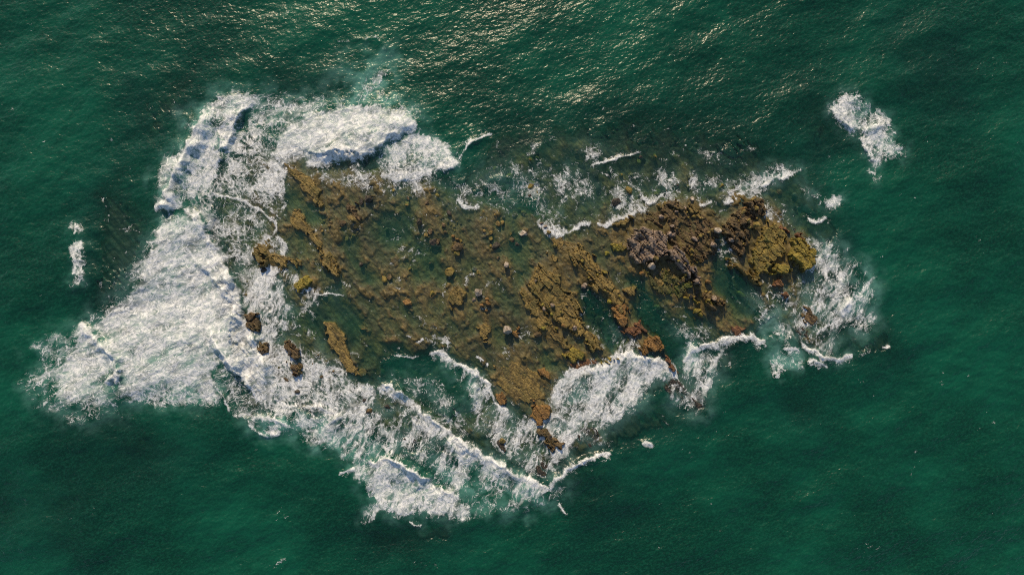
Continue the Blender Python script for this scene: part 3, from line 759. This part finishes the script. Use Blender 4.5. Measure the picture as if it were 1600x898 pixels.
def water_material():
    m, nt, N_, L_ = new_mat("sea_water")
    geo = nd(nt, "ShaderNodeNewGeometry").outputs["Position"]
    def attr(a):
        n = nd(nt, "ShaderNodeAttribute"); n.attribute_name = a
        return n.outputs["Fac"]
    foam_a, dep, aer = attr("foam"), attr("depth"), attr("air")
    # transmission through the water column (Beer-Lambert)
    def tr(k): return math_n(nt, 'EXPONENT', math_n(nt, 'MULTIPLY', dep, -k))
    comb = nd(nt, "ShaderNodeCombineColor")
    for i, k in enumerate((0.95, 0.48, 0.60)):
        L_.new(tr(k), comb.inputs[i])
    T = comb.outputs[0]
    inv = nd(nt, "ShaderNodeInvert"); L_.new(T, inv.inputs["Color"])
    big = noise(nt, mapping(nt, geo, 0.5, (1, 1.5, 1)), 0.045, 3, 0.6)
    mid = noise(nt, mapping(nt, geo, -0.6, (0.6, 1.5, 1)), 0.35, 3, 0.62, 0.4)
    fine = noise(nt, mapping(nt, geo, -0.35, (0.7, 1.2, 1)), 3.6, 3, 0.75)
    body = mixc(nt, ramp(nt, big, 0.32, 0.70), (0.0012, 0.031, 0.0165), (0.0024, 0.066, 0.035))
    body = mixc(nt, math_n(nt, 'MULTIPLY', ramp(nt, mid, 0.35, 0.75), 0.40), body, (0.002, 0.024, 0.015))
    body = mixc(nt, math_n(nt, 'MULTIPLY', ramp(nt, fine, 0.42, 0.66), 0.42), body, (0.006, 0.084, 0.047))
    body = mixc(nt, math_n(nt, 'MULTIPLY', aer, 0.62), body, (0.12, 0.33, 0.27))
    scat = mixc(nt, 1.0, body, inv.outputs[0], 'MULTIPLY')
    # bubbles scatter in shallow water too
    scat = mixc(nt, math_n(nt, 'MULTIPLY', aer, 0.25), scat, (0.12, 0.30, 0.25))
    tra = nd(nt, "ShaderNodeBsdfTransparent")
    L_.new(mixc(nt, math_n(nt, 'MULTIPLY', aer, 0.30), T, (0, 0, 0)), tra.inputs["Color"])
    dif = nd(nt, "ShaderNodeBsdfDiffuse"); L_.new(scat, dif.inputs["Color"])
    addn = nd(nt, "ShaderNodeAddShader"); L_.new(tra.outputs[0], addn.inputs[0]); L_.new(dif.outputs[0], addn.inputs[1])
    # ripples
    n1 = noise(nt, mapping(nt, geo, -0.25, (0.75, 1.30, 1)), 2.1, 2, 0.5, 0.2)
    n2 = noise(nt, mapping(nt, geo, -0.7, (0.8, 1.5, 1)), 3.1, 1, 0.6)
    hgt = math_n(nt, 'ADD', math_n(nt, 'MULTIPLY', n1, 0.100), math_n(nt, 'MULTIPLY', n2, 0.022))
    calm_ = math_n(nt, 'ADD', math_n(nt, 'MULTIPLY', ramp(nt, dep, 0.2, 1.8), 0.65), 0.35)
    hgt = math_n(nt, 'MULTIPLY', hgt, calm_)
    bmp = nd(nt, "ShaderNodeBump"); bmp.inputs["Strength"].default_value = 1.0; bmp.inputs["Distance"].default_value = 1.0
    L_.new(hgt, bmp.inputs["Height"])
    glo = nd(nt, "ShaderNodeBsdfGlossy"); glo.inputs["Roughness"].default_value = 0.29
    glo.inputs["Color"].default_value = (1, 1, 1, 1)
    L_.new(bmp.outputs[0], glo.inputs["Normal"])
    # Schlick reflectance, the same from either side of the thin sheet
    dt = nd(nt, "ShaderNodeVectorMath", operation='DOT_PRODUCT')
    L_.new(nd(nt, "ShaderNodeNewGeometry").outputs["Incoming"], dt.inputs[0]); L_.new(bmp.outputs[0], dt.inputs[1])
    om = math_n(nt, 'SUBTRACT', 1.0, math_n(nt, 'ABSOLUTE', dt.outputs["Value"]), clamp=True)
    fres = math_n(nt, 'ADD', 0.021, math_n(nt, 'MULTIPLY', math_n(nt, 'POWER', om, 5.0), 0.979))
    wat = nd(nt, "ShaderNodeMixShader")
    L_.new(fres, wat.inputs[0]); L_.new(addn.outputs[0], wat.inputs[1]); L_.new(glo.outputs[0], wat.inputs[2])
    # foam
    fn2 = noise(nt, geo, 1.6, 2, 0.6)
    wob = nd(nt, "ShaderNodeTexNoise"); wob.inputs["Scale"].default_value = 0.9; wob.inputs["Detail"].default_value = 2.0; wob.noise_dimensions = '2D'
    L_.new(geo, wob.inputs["Vector"])
    vm = nd(nt, "ShaderNodeVectorMath", operation='MULTIPLY_ADD'); L_.new(wob.outputs["Color"], vm.inputs[0])
    vm.inputs[1].default_value = (2.0, 2.0, 0); L_.new(geo, vm.inputs[2])
    flat_ = nd(nt, "ShaderNodeVectorMath", operation='MULTIPLY'); L_.new(vm.outputs[0], flat_.inputs[0]); flat_.inputs[1].default_value = (1, 1, 0)
    gp = flat_.outputs[0]
    def lacework(vec):
        def rid(sc, det, dist, k):
            n = noise(nt, vec, sc, det, 0.6, dist)
            return math_n(nt, 'SUBTRACT', 1.0, math_n(nt, 'MULTIPLY', math_n(nt, 'ABSOLUTE', math_n(nt, 'SUBTRACT', n, 0.5)), k))
        vo = nd(nt, "ShaderNodeTexVoronoi"); vo.feature = 'DISTANCE_TO_EDGE'; vo.voronoi_dimensions = '2D'; vo.inputs["Scale"].default_value = 2.3
        L_.new(vec, vo.inputs["Vector"])
        cell = math_n(nt, 'SUBTRACT', 1.0, math_n(nt, 'MULTIPLY', vo.outputs["Distance"], 4.2))
        a = math_n(nt, 'MULTIPLY', cell, 0.48)
        a = math_n(nt, 'MULTIPLY_ADD', rid(1.9, 1, 0.6, 7.5), 0.32, a)
        return math_n(nt, 'MULTIPLY_ADD', rid(4.6, 1, 0.4, 7.0), 0.20, a)
    def mixf(fac, a, b):
        return math_n(nt, 'ADD', math_n(nt, 'MULTIPLY', a, math_n(nt, 'SUBTRACT', 1.0, fac)), math_n(nt, 'MULTIPLY', b, fac))
    def turn(deg, sx, sy):
        q = nd(nt, "ShaderNodeVectorRotate", rotation_type='Z_AXIS'); q.inputs["Angle"].default_value = math.radians(-deg); L_.new(gp, q.inputs["Vector"])
        z = nd(nt, "ShaderNodeVectorMath", operation='MULTIPLY'); L_.new(q.outputs[0], z.inputs[0]); z.inputs[1].default_value = (sx, sy, 0)
        return z.outputs[0]
    lc = mixf(attr("flow_a"), lacework(gp), lacework(turn(26, 0.40, 1.35)))
    lc = mixf(attr("flow_b"), lc, lacework(turn(62, 0.42, 1.30)))
    f = math_n(nt, 'ADD', lc, math_n(nt, 'SUBTRACT', foam_a, 1.0))
    f = ramp(nt, f, -0.12, 0.40)
    f = math_n(nt, 'MULTIPLY', f, ramp(nt, foam_a, 0.04, 0.35))
    f = math_n(nt, 'MAXIMUM', f, math_n(nt, 'MULTIPLY', ramp(nt, foam_a, 0.42, 0.92), 0.62))
    f = math_n(nt, 'MULTIPLY', f, math_n(nt, 'MULTIPLY_ADD', foam_a, 0.36, 0.60))
    fcol = mixc(nt, ramp(nt, fn2, 0.35, 0.65), (0.56, 0.58, 0.60), (0.72, 0.73, 0.72))
    fb = nd(nt, "ShaderNodeBump"); fb.inputs["Strength"].default_value = 1.0; fb.inputs["Distance"].default_value = 1.0
    fh = math_n(nt, 'ADD', math_n(nt, 'MULTIPLY', fn2, 0.03), math_n(nt, 'MULTIPLY', lc, 0.022))
    L_.new(fh, fb.inputs["Height"])
    fd = nd(nt, "ShaderNodeBsdfDiffuse"); L_.new(fcol, fd.inputs["Color"]); L_.new(fb.outputs[0], fd.inputs["Normal"])
    fin = nd(nt, "ShaderNodeMixShader")
    L_.new(f, fin.inputs[0]); L_.new(wat.outputs[0], fin.inputs[1]); L_.new(fd.outputs[0], fin.inputs[2])
    out = nd(nt, "ShaderNodeOutputMaterial")
    L_.new(fin.outputs[0], out.inputs["Surface"])
    return m

def rock_material(name, dark, mid, light, weed, weed_amt=0.5, rough=0.72, bump=1.0, kelp_shade=False):
    m, nt, N_, L_ = new_mat(name)
    geo = nd(nt, "ShaderNodeNewGeometry").outputs["Position"]
    st = mapping(nt, geo, math.radians(STRIKE), (0.45, 1.6, 1.0))
    a = noise(nt, geo, 0.55, 5, 0.65, 0.5)
    b = noise(nt, st, 1.3, 5, 0.68, 0.3)
    c = noise(nt, geo, 4.5, 4, 0.7)
    vor = nd(nt, "ShaderNodeTexVoronoi"); vor.feature = 'DISTANCE_TO_EDGE'; vor.inputs["Scale"].default_value = 1.1
    L_.new(st, vor.inputs["Vector"])
    col = mixc(nt, ramp(nt, b, 0.30, 0.66), dark, mid)
    col = mixc(nt, ramp(nt, c, 0.50, 0.74), col, light)
    col = mixc(nt, math_n(nt, 'MULTIPLY', ramp(nt, a, 0.48, 0.68), weed_amt), col, weed)
    col = mixc(nt, math_n(nt, 'MULTIPLY', ramp(nt, c, 0.46, 0.30), 0.75), col, tuple(0.45 * q for q in dark))
    if kelp_shade:
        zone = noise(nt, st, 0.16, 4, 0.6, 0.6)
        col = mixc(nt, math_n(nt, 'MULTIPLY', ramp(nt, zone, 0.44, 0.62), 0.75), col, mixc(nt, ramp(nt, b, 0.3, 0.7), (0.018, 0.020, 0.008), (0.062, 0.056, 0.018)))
        ka = nd(nt, "ShaderNodeAttribute"); ka.attribute_name = "kelp_shade"
        col = mixc(nt, ka.outputs["Fac"], col, mixc(nt, ramp(nt, b, 0.35, 0.65), (0.010, 0.009, 0.005), (0.040, 0.030, 0.014)))  # dark weed tone, which also carries the painted wave shade
    pb = nd(nt, "ShaderNodeBsdfPrincipled")
    L_.new(col, pb.inputs["Base Color"])
    pb.inputs["Roughness"].default_value = rough
    pb.inputs["Specular IOR Level"].default_value = 0.35
    h = math_n(nt, 'ADD', math_n(nt, 'MULTIPLY', b, 0.30), math_n(nt, 'MULTIPLY', c, 0.16))
    h = math_n(nt, 'ADD', h, math_n(nt, 'MULTIPLY', ramp(nt, vor.outputs[0], 0.0, 0.10), 0.05))
    bp = nd(nt, "ShaderNodeBump"); bp.inputs["Strength"].default_value = 0.85 * bump; bp.inputs["Distance"].default_value = 1.0
    L_.new(h, bp.inputs["Height"]); L_.new(bp.outputs[0], pb.inputs["Normal"])
    out = nd(nt, "ShaderNodeOutputMaterial"); L_.new(pb.outputs[0], out.inputs[0])
    return m

NDIM = '2D'
WATER = water_material()
NDIM = '3D'
M = {
 'water': WATER,
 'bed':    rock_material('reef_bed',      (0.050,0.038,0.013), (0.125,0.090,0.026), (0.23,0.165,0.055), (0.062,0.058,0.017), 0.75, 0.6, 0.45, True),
 'ochre':  rock_material('ochre_rock',    (0.060,0.043,0.014), (0.205,0.143,0.040), (0.40,0.285,0.100), (0.085,0.075,0.020), 0.75),
 'orange': rock_material('orange_rock',   (0.070,0.038,0.013), (0.220,0.118,0.034), (0.38,0.230,0.085), (0.170,0.100,0.022), 0.5),
 'red':    rock_material('red_rock',      (0.060,0.028,0.015), (0.165,0.075,0.034), (0.27,0.150,0.075), (0.100,0.060,0.020), 0.4),
 'yellow': rock_material('yellow_rock',   (0.070,0.054,0.012), (0.220,0.168,0.028), (0.38,0.300,0.065), (0.180,0.170,0.016), 0.7),
 'olive':  rock_material('olive_rock',    (0.070,0.053,0.014), (0.215,0.155,0.034), (0.36,0.265,0.085), (0.110,0.110,0.020), 0.7),
 'brown':  rock_material('brown_rock',    (0.030,0.021,0.011), (0.105,0.070,0.031), (0.27,0.185,0.095), (0.090,0.075,0.020), 0.5),
 'green':  rock_material('weedy_rock',    (0.028,0.030,0.012), (0.080,0.078,0.024), (0.17,0.145,0.050), (0.080,0.100,0.016), 0.8),
 'dark':   rock_material('dark_wet_rock', (0.014,0.012,0.009), (0.042,0.032,0.022), (0.10,0.080,0.055), (0.040,0.036,0.016), 0.5, 0.5),
 'pink':   rock_material('pink_grey_rock',(0.060,0.045,0.033), (0.240,0.175,0.130), (0.52,0.410,0.330), (0.130,0.105,0.045), 0.4),
 'grey':   rock_material('pale_grey_rock',(0.130,0.105,0.085), (0.360,0.300,0.240), (0.58,0.520,0.450), (0.200,0.170,0.090), 0.3),
}

# ---------------------------------------------------------------- build: sea
NRM = grid_normals(ZW)
REG = np.where(D < 0.24, -1, REG)
REG[((ex_fade < 20))] = -1
fid = REG[:-1, :-1]
attrs = {"foam": FO, "depth": depth, "air": np.clip(AER, 0, 1), "flow_a": VA, "flow_b": VB}
sea = add("sea", mesh_from_grid("sea", ZW, fid < 0, attrs, NRM), M['water'], kind="structure",
          label="dark green open sea with wind ripples and sun glitter")
cid = CID[:-1, :-1]
for k, key in enumerate(KEYS):
    mk = fid == k
    if mk.sum() < 30: continue
    nm, cat, label = BODY[key]
    lips = [i for i, c in enumerate(CR) if c[8] == key and nm == 'breaking_wave' and ((cid == i) & mk).sum() > 60]
    lip = np.isin(cid, lips) & mk
    if (mk & ~lip).sum() < 60:
        lips, lip = [], np.zeros_like(mk)
    grp = "breakers round the reef" if nm == 'breaking_wave' else "foam on the water"
    if lips:
        jj, ii = np.nonzero(mk)
        o = bpy.data.objects.new(nm, None)
        o.location = ((gx[int(ii.mean())] - CX) * S, (CY - gy[int(jj.mean())]) * S, 0.0)
        COL.objects.link(o)
        o["label"] = label; o["category"] = cat; o["group"] = grp
        pieces = [("foam_sheet", mk & ~lip)] + [("crest", mk & (cid == i)) for i in lips]
        for pn, pm in pieces:
            c = add(pn, mesh_from_grid(pn, ZW, pm, attrs, NRM), M['water'], parent=o)
            c.matrix_parent_inverse.translation = [-v for v in o.location]
    else:
        o = add(nm, mesh_from_grid(nm, ZW, mk, attrs, NRM), M['water'], label=label, cat=cat, group=grp)
        if nm == 'sea_foam': o["kind"] = "stuff"

def outer_sea():
    x0, x1 = (gx[0] - CX) * S, (gx[-1] - CX) * S
    y0, y1 = (CY - gy[-1]) * S, (CY - gy[0]) * S
    xs = [-9000, -2000, -500, -200, x0, x1, 200, 500, 2000, 9000]
    ys = [-9000, -2000, -500, -200, y0, y1, 200, 500, 2000, 9000]
    vs = [(x, y, 0.0) for y in ys for x in xs]
    fs = []
    for j in range(9):
        for i in range(9):
            if i == 4 and j == 4: continue
            a = j * 10 + i
            fs.append((a, a + 1, a + 11, a + 10))
    me = bpy.data.meshes.new("open_ocean"); me.from_pydata(vs, [], fs); me.update()
    me.attributes.new("foam", 'FLOAT', 'POINT')
    for an in ("air", "flow_a", "flow_b"):
        me.attributes.new(an, 'FLOAT', 'POINT')
    at = me.attributes.new("depth", 'FLOAT', 'POINT')
    at.data.foreach_set("value", np.full(len(vs), 9.0, F32))
    return add("open_ocean", me, M['water'], kind="structure", label="dark green ocean stretching away around the reef")
outer_sea()

# ---------------------------------------------------------------- build: reef bed and outcrops
fz = np.maximum(np.maximum(zt[:-1, :-1], zt[1:, :-1]), np.maximum(zt[:-1, 1:], zt[1:, 1:]))
add("seabed", mesh_from_grid("seabed", zt, fz > -5.0, {"kelp_shade": KELP_SHADE}), M['bed'], kind="structure", label="brown weedy reef flat under shallow clear water")
MASS = [
 ('pair of flat ochre slabs split by a long diagonal crack at the reef centre', (850, 480), ('crack at the reef centre',), 'slab'),
 ('long diagonal ochre ridge ending in an orange knob, right of the green pool', (930, 430), ('long ochre ridge',), 'ridge_block'),
 ('eastern rock mass of olive and brown plates ending in a yellow dome', (1195, 390), ('eastern rock mass', 'eastern end of the reef', 'beside the dome', 'below the yellow ledge block', 'above the dome'), 'plate'),
 ('broken pinkish grey and brown rock mass left of the dark channel', (1050, 400), ('large pale', 'broken ridge', 'bright green ledge', 'above the pinkish ridge'), 'block'),
]
mass_obj = []
for label, (px, py), keys, part in MASS:
    e = bpy.data.objects.new("rock_mass", None)
    e.location = ((px - CX) * S, (CY - py) * S, -0.3)
    COL.objects.link(e)
    e["label"] = label; e["category"] = "rock"; e["group"] = "large rock masses of the reef"
    mass_obj.append(e)
for (w, z, keep, mat, label) in outs:
    fm = keep[:-1, :-1] & keep[1:, :-1] & keep[:-1, 1:] & keep[1:, 1:]
    me = mesh_from_grid("rock_outcrop", z, fm, {}, None, (w[0].start, w[1].start), flat=True)
    own = [m for m in range(len(MASS)) if any(q in label for q in MASS[m][2]) and 'left of the large pale' not in label]
    if own:
        pn = next((q for q in ('dome', 'plate', 'ledge', 'ridge', 'knob', 'platform', 'shelf', 'slab') if q in label.split(',')[0].split()), MASS[own[0]][3])
        o = add(pn, me, M[mat], label=label)
        o.parent = mass_obj[own[0]]
        o.matrix_parent_inverse.translation = [-c for c in mass_obj[own[0]].location]
    else:
        add("rock_outcrop", me, M[mat], label=label, cat="rock", group="rock ledges of the reef")

# ---------------------------------------------------------------- boulders
def stone_mesh(seed, flat=1.0):
    r = random.Random(seed)
    bm = bmesh.new()
    for _ in range(16):
        v = Vector((r.gauss(0, 1), r.gauss(0, 1), r.gauss(0, 1))).normalized()
        v *= r.uniform(0.82, 1.08)
        bm.verts.new((v.x, v.y, v.z * flat))
    res = bmesh.ops.convex_hull(bm, input=bm.verts)
    junk = [e for e in res["geom_interior"] if isinstance(e, bmesh.types.BMVert)]
    bmesh.ops.delete(bm, geom=junk, context='VERTS')
    bmesh.ops.bevel(bm, geom=list(bm.edges), offset=0.10, segments=1, affect='EDGES', clamp_overlap=True)
    bmesh.ops.triangulate(bm, faces=bm.faces[:])
    for v in bm.verts:
        v.co += Vector((r.uniform(-1, 1), r.uniform(-1, 1), r.uniform(-1, 1))) * 0.035
    me = bpy.data.meshes.new("boulder")
    bm.to_mesh(me); bm.free()
    me.polygons.foreach_set("use_smooth", np.zeros(len(me.polygons), bool))
    return me
STONES = {}
def stone(seed, mat):
    if (seed, mat) not in STONES:
        me = stone_mesh(seed)
        me.materials.append(M[mat])
        STONES[(seed, mat)] = me
    return STONES[(seed, mat)]

def ground(px, py):
    i = int((px - GX0) / ST); j = int((py - GY0) / ST)
    return float(zall[j, i])

def boulder(px, py, rx, ry, h, mat, label, group, seed, ang=0.0, cat="boulder", name="boulder"):
    """h = height of its top above the ground it stands on"""
    g = max(ground(px, py), -0.7)
    o = bpy.data.objects.new(name, stone(seed % 9, mat))
    COL.objects.link(o)
    hz = h * 0.62
    o.scale = (rx * S, ry * S, hz)
    o.rotation_euler = (0, 0, ang)
    o.location = ((px - CX) * S, (CY - py) * S, g + h - hz * 1.0)
    o["label"] = label; o["category"] = cat; o["group"] = group
    return o

B = [
 (702,425,9,9,1.05,'olive','round olive boulder casting a shadow, alone on the flat left of centre'),
 (675,458,5,4,.55,'yellow','small yellow boulder beside white wash, left of the round ochre rock'),
 (637,472,8,6,.65,'orange','lone orange brown boulder on the flat left of the round ochre rock'),
 (747,457,7,8,1.0,'grey','grey boulder above a cluster of orange stones mid reef'),
 (762,473,7,4,.95,'orange','largest orange slab stone in the mid reef cluster'),
 (753,477,5,3,.75,'orange','second orange stone in the mid reef cluster'),
 (761,467,4,3,.9,'orange','upper orange stone in the mid reef cluster'),
 (760,485,3,2.5,.6,'orange','lowest tiny orange stone in the mid reef cluster'),
 (740,468,4,4,.4,'pink','small pinkish stone touching the grey boulder mid reef'),
 (791,414,5,5,1.0,'grey','small pale boulder with a long shadow above the central flat'),
 (792,515,9,7,1.7,'grey','tall pale boulder with a long dark shadow, left of the cracked slabs'),
 (567,512,9,4,.8,'orange','flat orange boulder with dark shadow right of the left green pool'),
 (741,420,5,4,.35,'pink','small pink stone right of the round olive boulder'),
 (747,425,5,4,.3,'olive','small olive stone touching the pink one'),
 (715,386,9,8,.7,'brown','dark brown boulder above the round olive boulder'),
 (714,396,6,5,.6,'olive','olive boulder just under the dark brown one'),
 (708,369,3.5,3,.6,'orange','left one of a pair of small orange stones'),
 (715,374,3.5,2.5,.6,'orange','right one of a pair of small orange stones'),
 (767,373,4,4,.8,'olive','small olive stone with a long shadow right of the small orange pair'),
 (798,366,3,3,.5,'ochre','tiny ochre stone left of the grey top edge boulder'),
 (817,364,8,6,.9,'grey','grey boulder below the top edge wash line'),
 (867,384,4,4,.8,'olive','small olive stone standing just above the cracked slabs'),
 (857,363,5,4,.65,'ochre','ochre boulder under the wash line, left of the ochre shelf'),
 (846,349,4,3,.6,'pink','pale stone at the left end of the top edge wash line'),
 (852,354,4,3,.6,'grey','pale stone beside the left end of the top edge wash line'),
 (818,331,5,4,.7,'ochre','ochre boulder above the grey top edge boulder'),
 (811,326,4,3.5,.6,'ochre','smaller ochre stone left of the ochre top edge boulder'),
 (804,334,6,5,.5,'brown','brown stone under the two ochre top edge stones'),
 (575,311,8,6,.95,'dark','dark boulder with a purple shadow at the upper left of the flat'),
 (552,342,9,5,.5,'ochre','ochre stone below the ragged brown rock'),
 (556,354,5,4,.5,'ochre','small ochre stone hanging over a green hollow'),
 (545,323,8,7,.6,'brown','brown boulder on top of the ragged brown rock'),
 (655,347,5,6,.7,'dark','dark boulder above the small square green pool'),
 (783,232,7,6,.6,'dark','lone dark boulder in a ring of foam above the reef top edge'),
 (761,271,6,4,.5,'dark','dark rock in green water right of the upper wash'),
 (796,273,6,5,.6,'olive','olive rock right of the dark one in green water'),
 (780,294,6,6,.6,'brown','brown rock between two foam rings above the reef'),
 (792,297,5,5,.6,'dark','dark rock touching the brown one in the foam rings'),
 (811,271,5,6,.6,'dark','dark rock under a foam collar, left of the top edge strips'),
 (883,309,5,4,.4,'dark','small dark rock in lace foam above the wash line'),
 (982,297,8,8,.9,'olive','dark olive boulder with yellow top edge, in water above the reef'),
 (1000,302,4,5,.6,'orange','orange stone touching the dark olive boulder'),
 (986,272,5,4,.5,'ochre','little ochre rock in green water above the dark olive boulder'),
 (1079,277,5,4,.5,'brown','brown rock inside a foam ring above the top edge'),
 (1077,291,4,4,.6,'olive','olive stone below the foam ringed brown rock'),
 (1081,311,4,4,.6,'grey','dark grey stone in the wash under the foam ringed rocks'),
 (1127,290,6,5,.8,'olive','olive boulder with a shadow on the green shallows'),
 (1154,281,10,8,.35,'brown','wide brown rock awash inside a bright foam ring'),
 (1152,292,4,3,.4,'brown','small stone below the wide brown awash rock'),
 (1207,298,7,5,.7,'orange','orange brown rock in swirling foam at the upper right'),
 (1220,299,5,5,.6,'red','reddish rock right of the orange brown one in swirling foam'),
 (1196,292,6,3,.4,'olive','long low rock left of the orange brown one in foam'),
 (1244,303,5,4,.6,'pink','pinkish stone standing alone in water at the upper right'),
 (1044,366,4.5,6,.9,'pink','upright pinkish stone above the pinkish ridge'),
 (1117,361,8,5,1.2,'grey','whitish wedge boulder at the top of the dark channel'),
 (1111,383,7,4,.9,'pink','pink elongated stone left of the dark channel'),
 (1048,354,4,3,.7,'pink','small pink stone above the upright pinkish stone'),
 (1017,416,7,7,1.3,'grey','purple grey boulder at the lower tip of the large pale outcrop'),
 (1022,404,6,5,1.2,'ochre','yellowish knob on the edge of the large pale outcrop'),
 (1002,427,5,4,.8,'orange','small orange stone left of the purple grey boulder'),
 (1083,374,7,4,.7,'pink','pinkish stone slab in the rubble left of the whitish wedge'),
 (1160,459,10,4,.6,'yellow','long yellow stone lying in the water right of the bright ledge'),
 (1028,479,6,5,.5,'green','small green rock in the eastern green pool'),
 (1022,593,3,3,.5,'orange','tiny orange rock peeping through the right hand breaker'),
 (434,575,8,7,.6,'green','dark green rock in the white wash, left of the rounded brown one'),
 (428,596,8,8,.5,'dark','nearly black rock in the white wash at the lower left'),
 (478,596,9,8,.6,'brown','rust brown rock in the white wash'),
 (497,603,6,6,.45,'dark','dark rock right of the rust brown rock in white wash'),
 (489,568,5,5,.4,'brown','small brown stone above the rust brown rock'),
 (530,618,10,6,.45,'dark','dark rock low in the white wash, near the diagonal breaker'),
 (470,620,8,6,.35,'dark','dark purple rock awash below the rust brown rock'),
 (583,610,8,9,.45,'brown','brown rock at the upper start of the long diagonal breaker'),
 (565,582,9,7,.5,'orange','orange brown rock at the end of the sunken ochre ridge'),
 (595,582,6,6,.35,'brown','small brown rock right of the sunken ochre ridge'),
 (412,422,6,5,.5,'dark','black rock in foam below the olive rim rock'),
 (785,688,6,5,.5,'ochre','small ochre rock on the dark weedy one between breakers'),
 (848,512,5,4,.5,'yellow','small yellow stone at the foot of the western cracked slab'),
 (840,522,7,5,.5,'brown','brown boulder beside the dark pool of the cracked slabs'),
 (879,508,4,3,.6,'orange','orange stone on the upper rim of the dark slab pool'),
 (912,447,6,4,.5,'pink','pinkish stone at the head of the middle green pool'),
 (914,444,4,3,.5,'grey','pale stone at the head of the middle green pool'),
 (944,425,6,3,1.0,'yellow','yellow wedge on the crest of the long ochre ridge'),
 (948,396,5,4,.5,'yellow','lone yellow stone between ridge and large pale outcrop'),
 (1235,400,4,4,1.2,'yellow','yellow lump on the inner edge of the dome'),
 (1162,327,6,4,.9,'orange','orange stone on the brown broken block'),
 (1174,312,9,3,1.0,'ochre','long ochre stone on top of the brown broken block'),
 (1140,375,6,5,.7,'pink','pale stone slope at the right bank of the dark channel'),
 (1178,352,7,5,1.0,'olive','olive boulder at the top of the olive plate'),
 (1105,440,6,4,1.0,'orange','orange stone on the right shoulder of the broken ridge'),
]
for i, (px, py, rx, ry, h, mat, label) in enumerate(B):
    ang = ((i * 37) % 60 - 30) * math.pi / 180
    if rx > 1.6 * ry: ang = math.radians({1160: -32, 762: -32, 1117: -20, 1174: 40}.get(px, -25))
    boulder(px, py, rx, ry, h, mat, label, "boulders standing on the reef", i, ang)

# rubble: loose stones in a few fields
FIELDS = [
 ([(1000,325),(1050,318),(1105,335),(1118,360),(1108,400),(1085,415),(1062,388),(1035,350)], 46, ('brown','brown','pink','ochre','olive'), 'small loose stone on the rubble strewn brown platform', 'stones on the rubble platform'),
 ([(1045,400),(1070,410),(1100,445),(1125,470),(1080,468),(1040,455),(1025,425)], 40, ('pink','brown','olive','dark','ochre'), 'small loose stone on the slope below the pinkish ridge', 'stones below the pinkish ridge'),
 ([(682,348),(720,345),(735,375),(700,392),(655,395),(650,385)], 26, ('ochre','olive','brown'), 'small loose stone in the scatter above the round olive boulder', 'stones scattered above the olive boulder'),
 ([(1135,345),(1165,322),(1190,320),(1180,350),(1160,390),(1140,385)], 22, ('brown','olive','ochre'), 'small loose stone on the brown broken block at the east end', 'stones on the broken block'),
 ([(530,345),(560,350),(560,370),(545,375),(500,360),(500,340)], 14, ('ochre','brown','olive'), 'small loose stone beside the ragged brown rock', 'stones beside the ragged rock'),
 ([(890,380),(930,398),(970,460),(960,480),(920,440)], 16, ('ochre','yellow','brown'), 'small loose stone on the long ochre ridge', 'stones on the long ochre ridge'),
 ([(840,420),(880,450),(925,530),(880,530),(820,460)], 16, ('ochre','yellow','pink'), 'small loose stone on the cracked ochre slabs', 'stones on the cracked slabs'),
 ([(750,335),(800,335),(800,360),(750,365)], 9, ('ochre','brown'), 'small loose stone near the grey top edge boulder', 'stones near the top edge'),
]
BIG = {'dark boulders in the top shallows', 'dark boulders over the reef flat', 'dark rocks in the lower left wash'}
FIELDS += [
 ([(770,250),(870,225),(960,235),(1080,250),(1180,265),(1200,285),(1060,305),(960,320),(850,335),(770,315)], 26, ('dark','brown','olive'), 'small boulder awash in the green shallows along the top edge', 'dark boulders in the top shallows'),
 ([(520,290),(700,300),(800,340),(860,380),(800,420),(700,410),(600,440),(540,400)], 22, ('dark','brown','olive'), 'small boulder standing in thin water on the left half of the flat', 'dark boulders over the reef flat'),
 ([(405,540),(480,545),(560,600),(640,640),(620,680),(480,640),(420,620)], 14, ('dark','brown'), 'small rock in the white wash at the lower left', 'dark rocks in the lower left wash'),
]
def in_poly(x, y, pts):
    c = False
    for k in range(len(pts)):
        x1, y1 = pts[k]; x2, y2 = pts[k - 1]
        if (y1 > y) != (y2 > y) and x < (x2 - x1) * (y - y1) / (y2 - y1) + x1: c = not c
    return c
CN = {'brown': 'brown', 'pink': 'pinkish', 'ochre': 'ochre', 'olive': 'olive', 'dark': 'dark', 'yellow': 'yellow'}
rr = random.Random(77)
n = 100
for pts, cnt, mats, label, group in FIELDS:
    xs = [p[0] for p in pts]; ys = [p[1] for p in pts]
    done = 0
    while done < cnt:
        x, y = rr.uniform(min(xs), max(xs)), rr.uniform(min(ys), max(ys))
        if not in_poly(x, y, pts): continue
        mt = rr.choice(mats)
        s = rr.choice((3.4, 4.2, 5.0, 6.0, 7.5)) if group in BIG else rr.choice((1.6, 2.0, 2.4, 2.8, 3.4, 4.4))
        boulder(x, y, s * rr.uniform(.9, 1.4), s * rr.uniform(.75, 1.1), (min(0.85, s * 0.05 + min(0.5, max(0.0, -ground(x, y)))) if group in BIG else s * 0.115 * rr.uniform(.8, 1.5)), mt, label.replace('small', 'small ' + CN[mt], 1), group, n, rr.uniform(0, 3.1), *(("boulder", "boulder") if group in BIG else ("stone", "loose_stone")))
        n += 1; done += 1
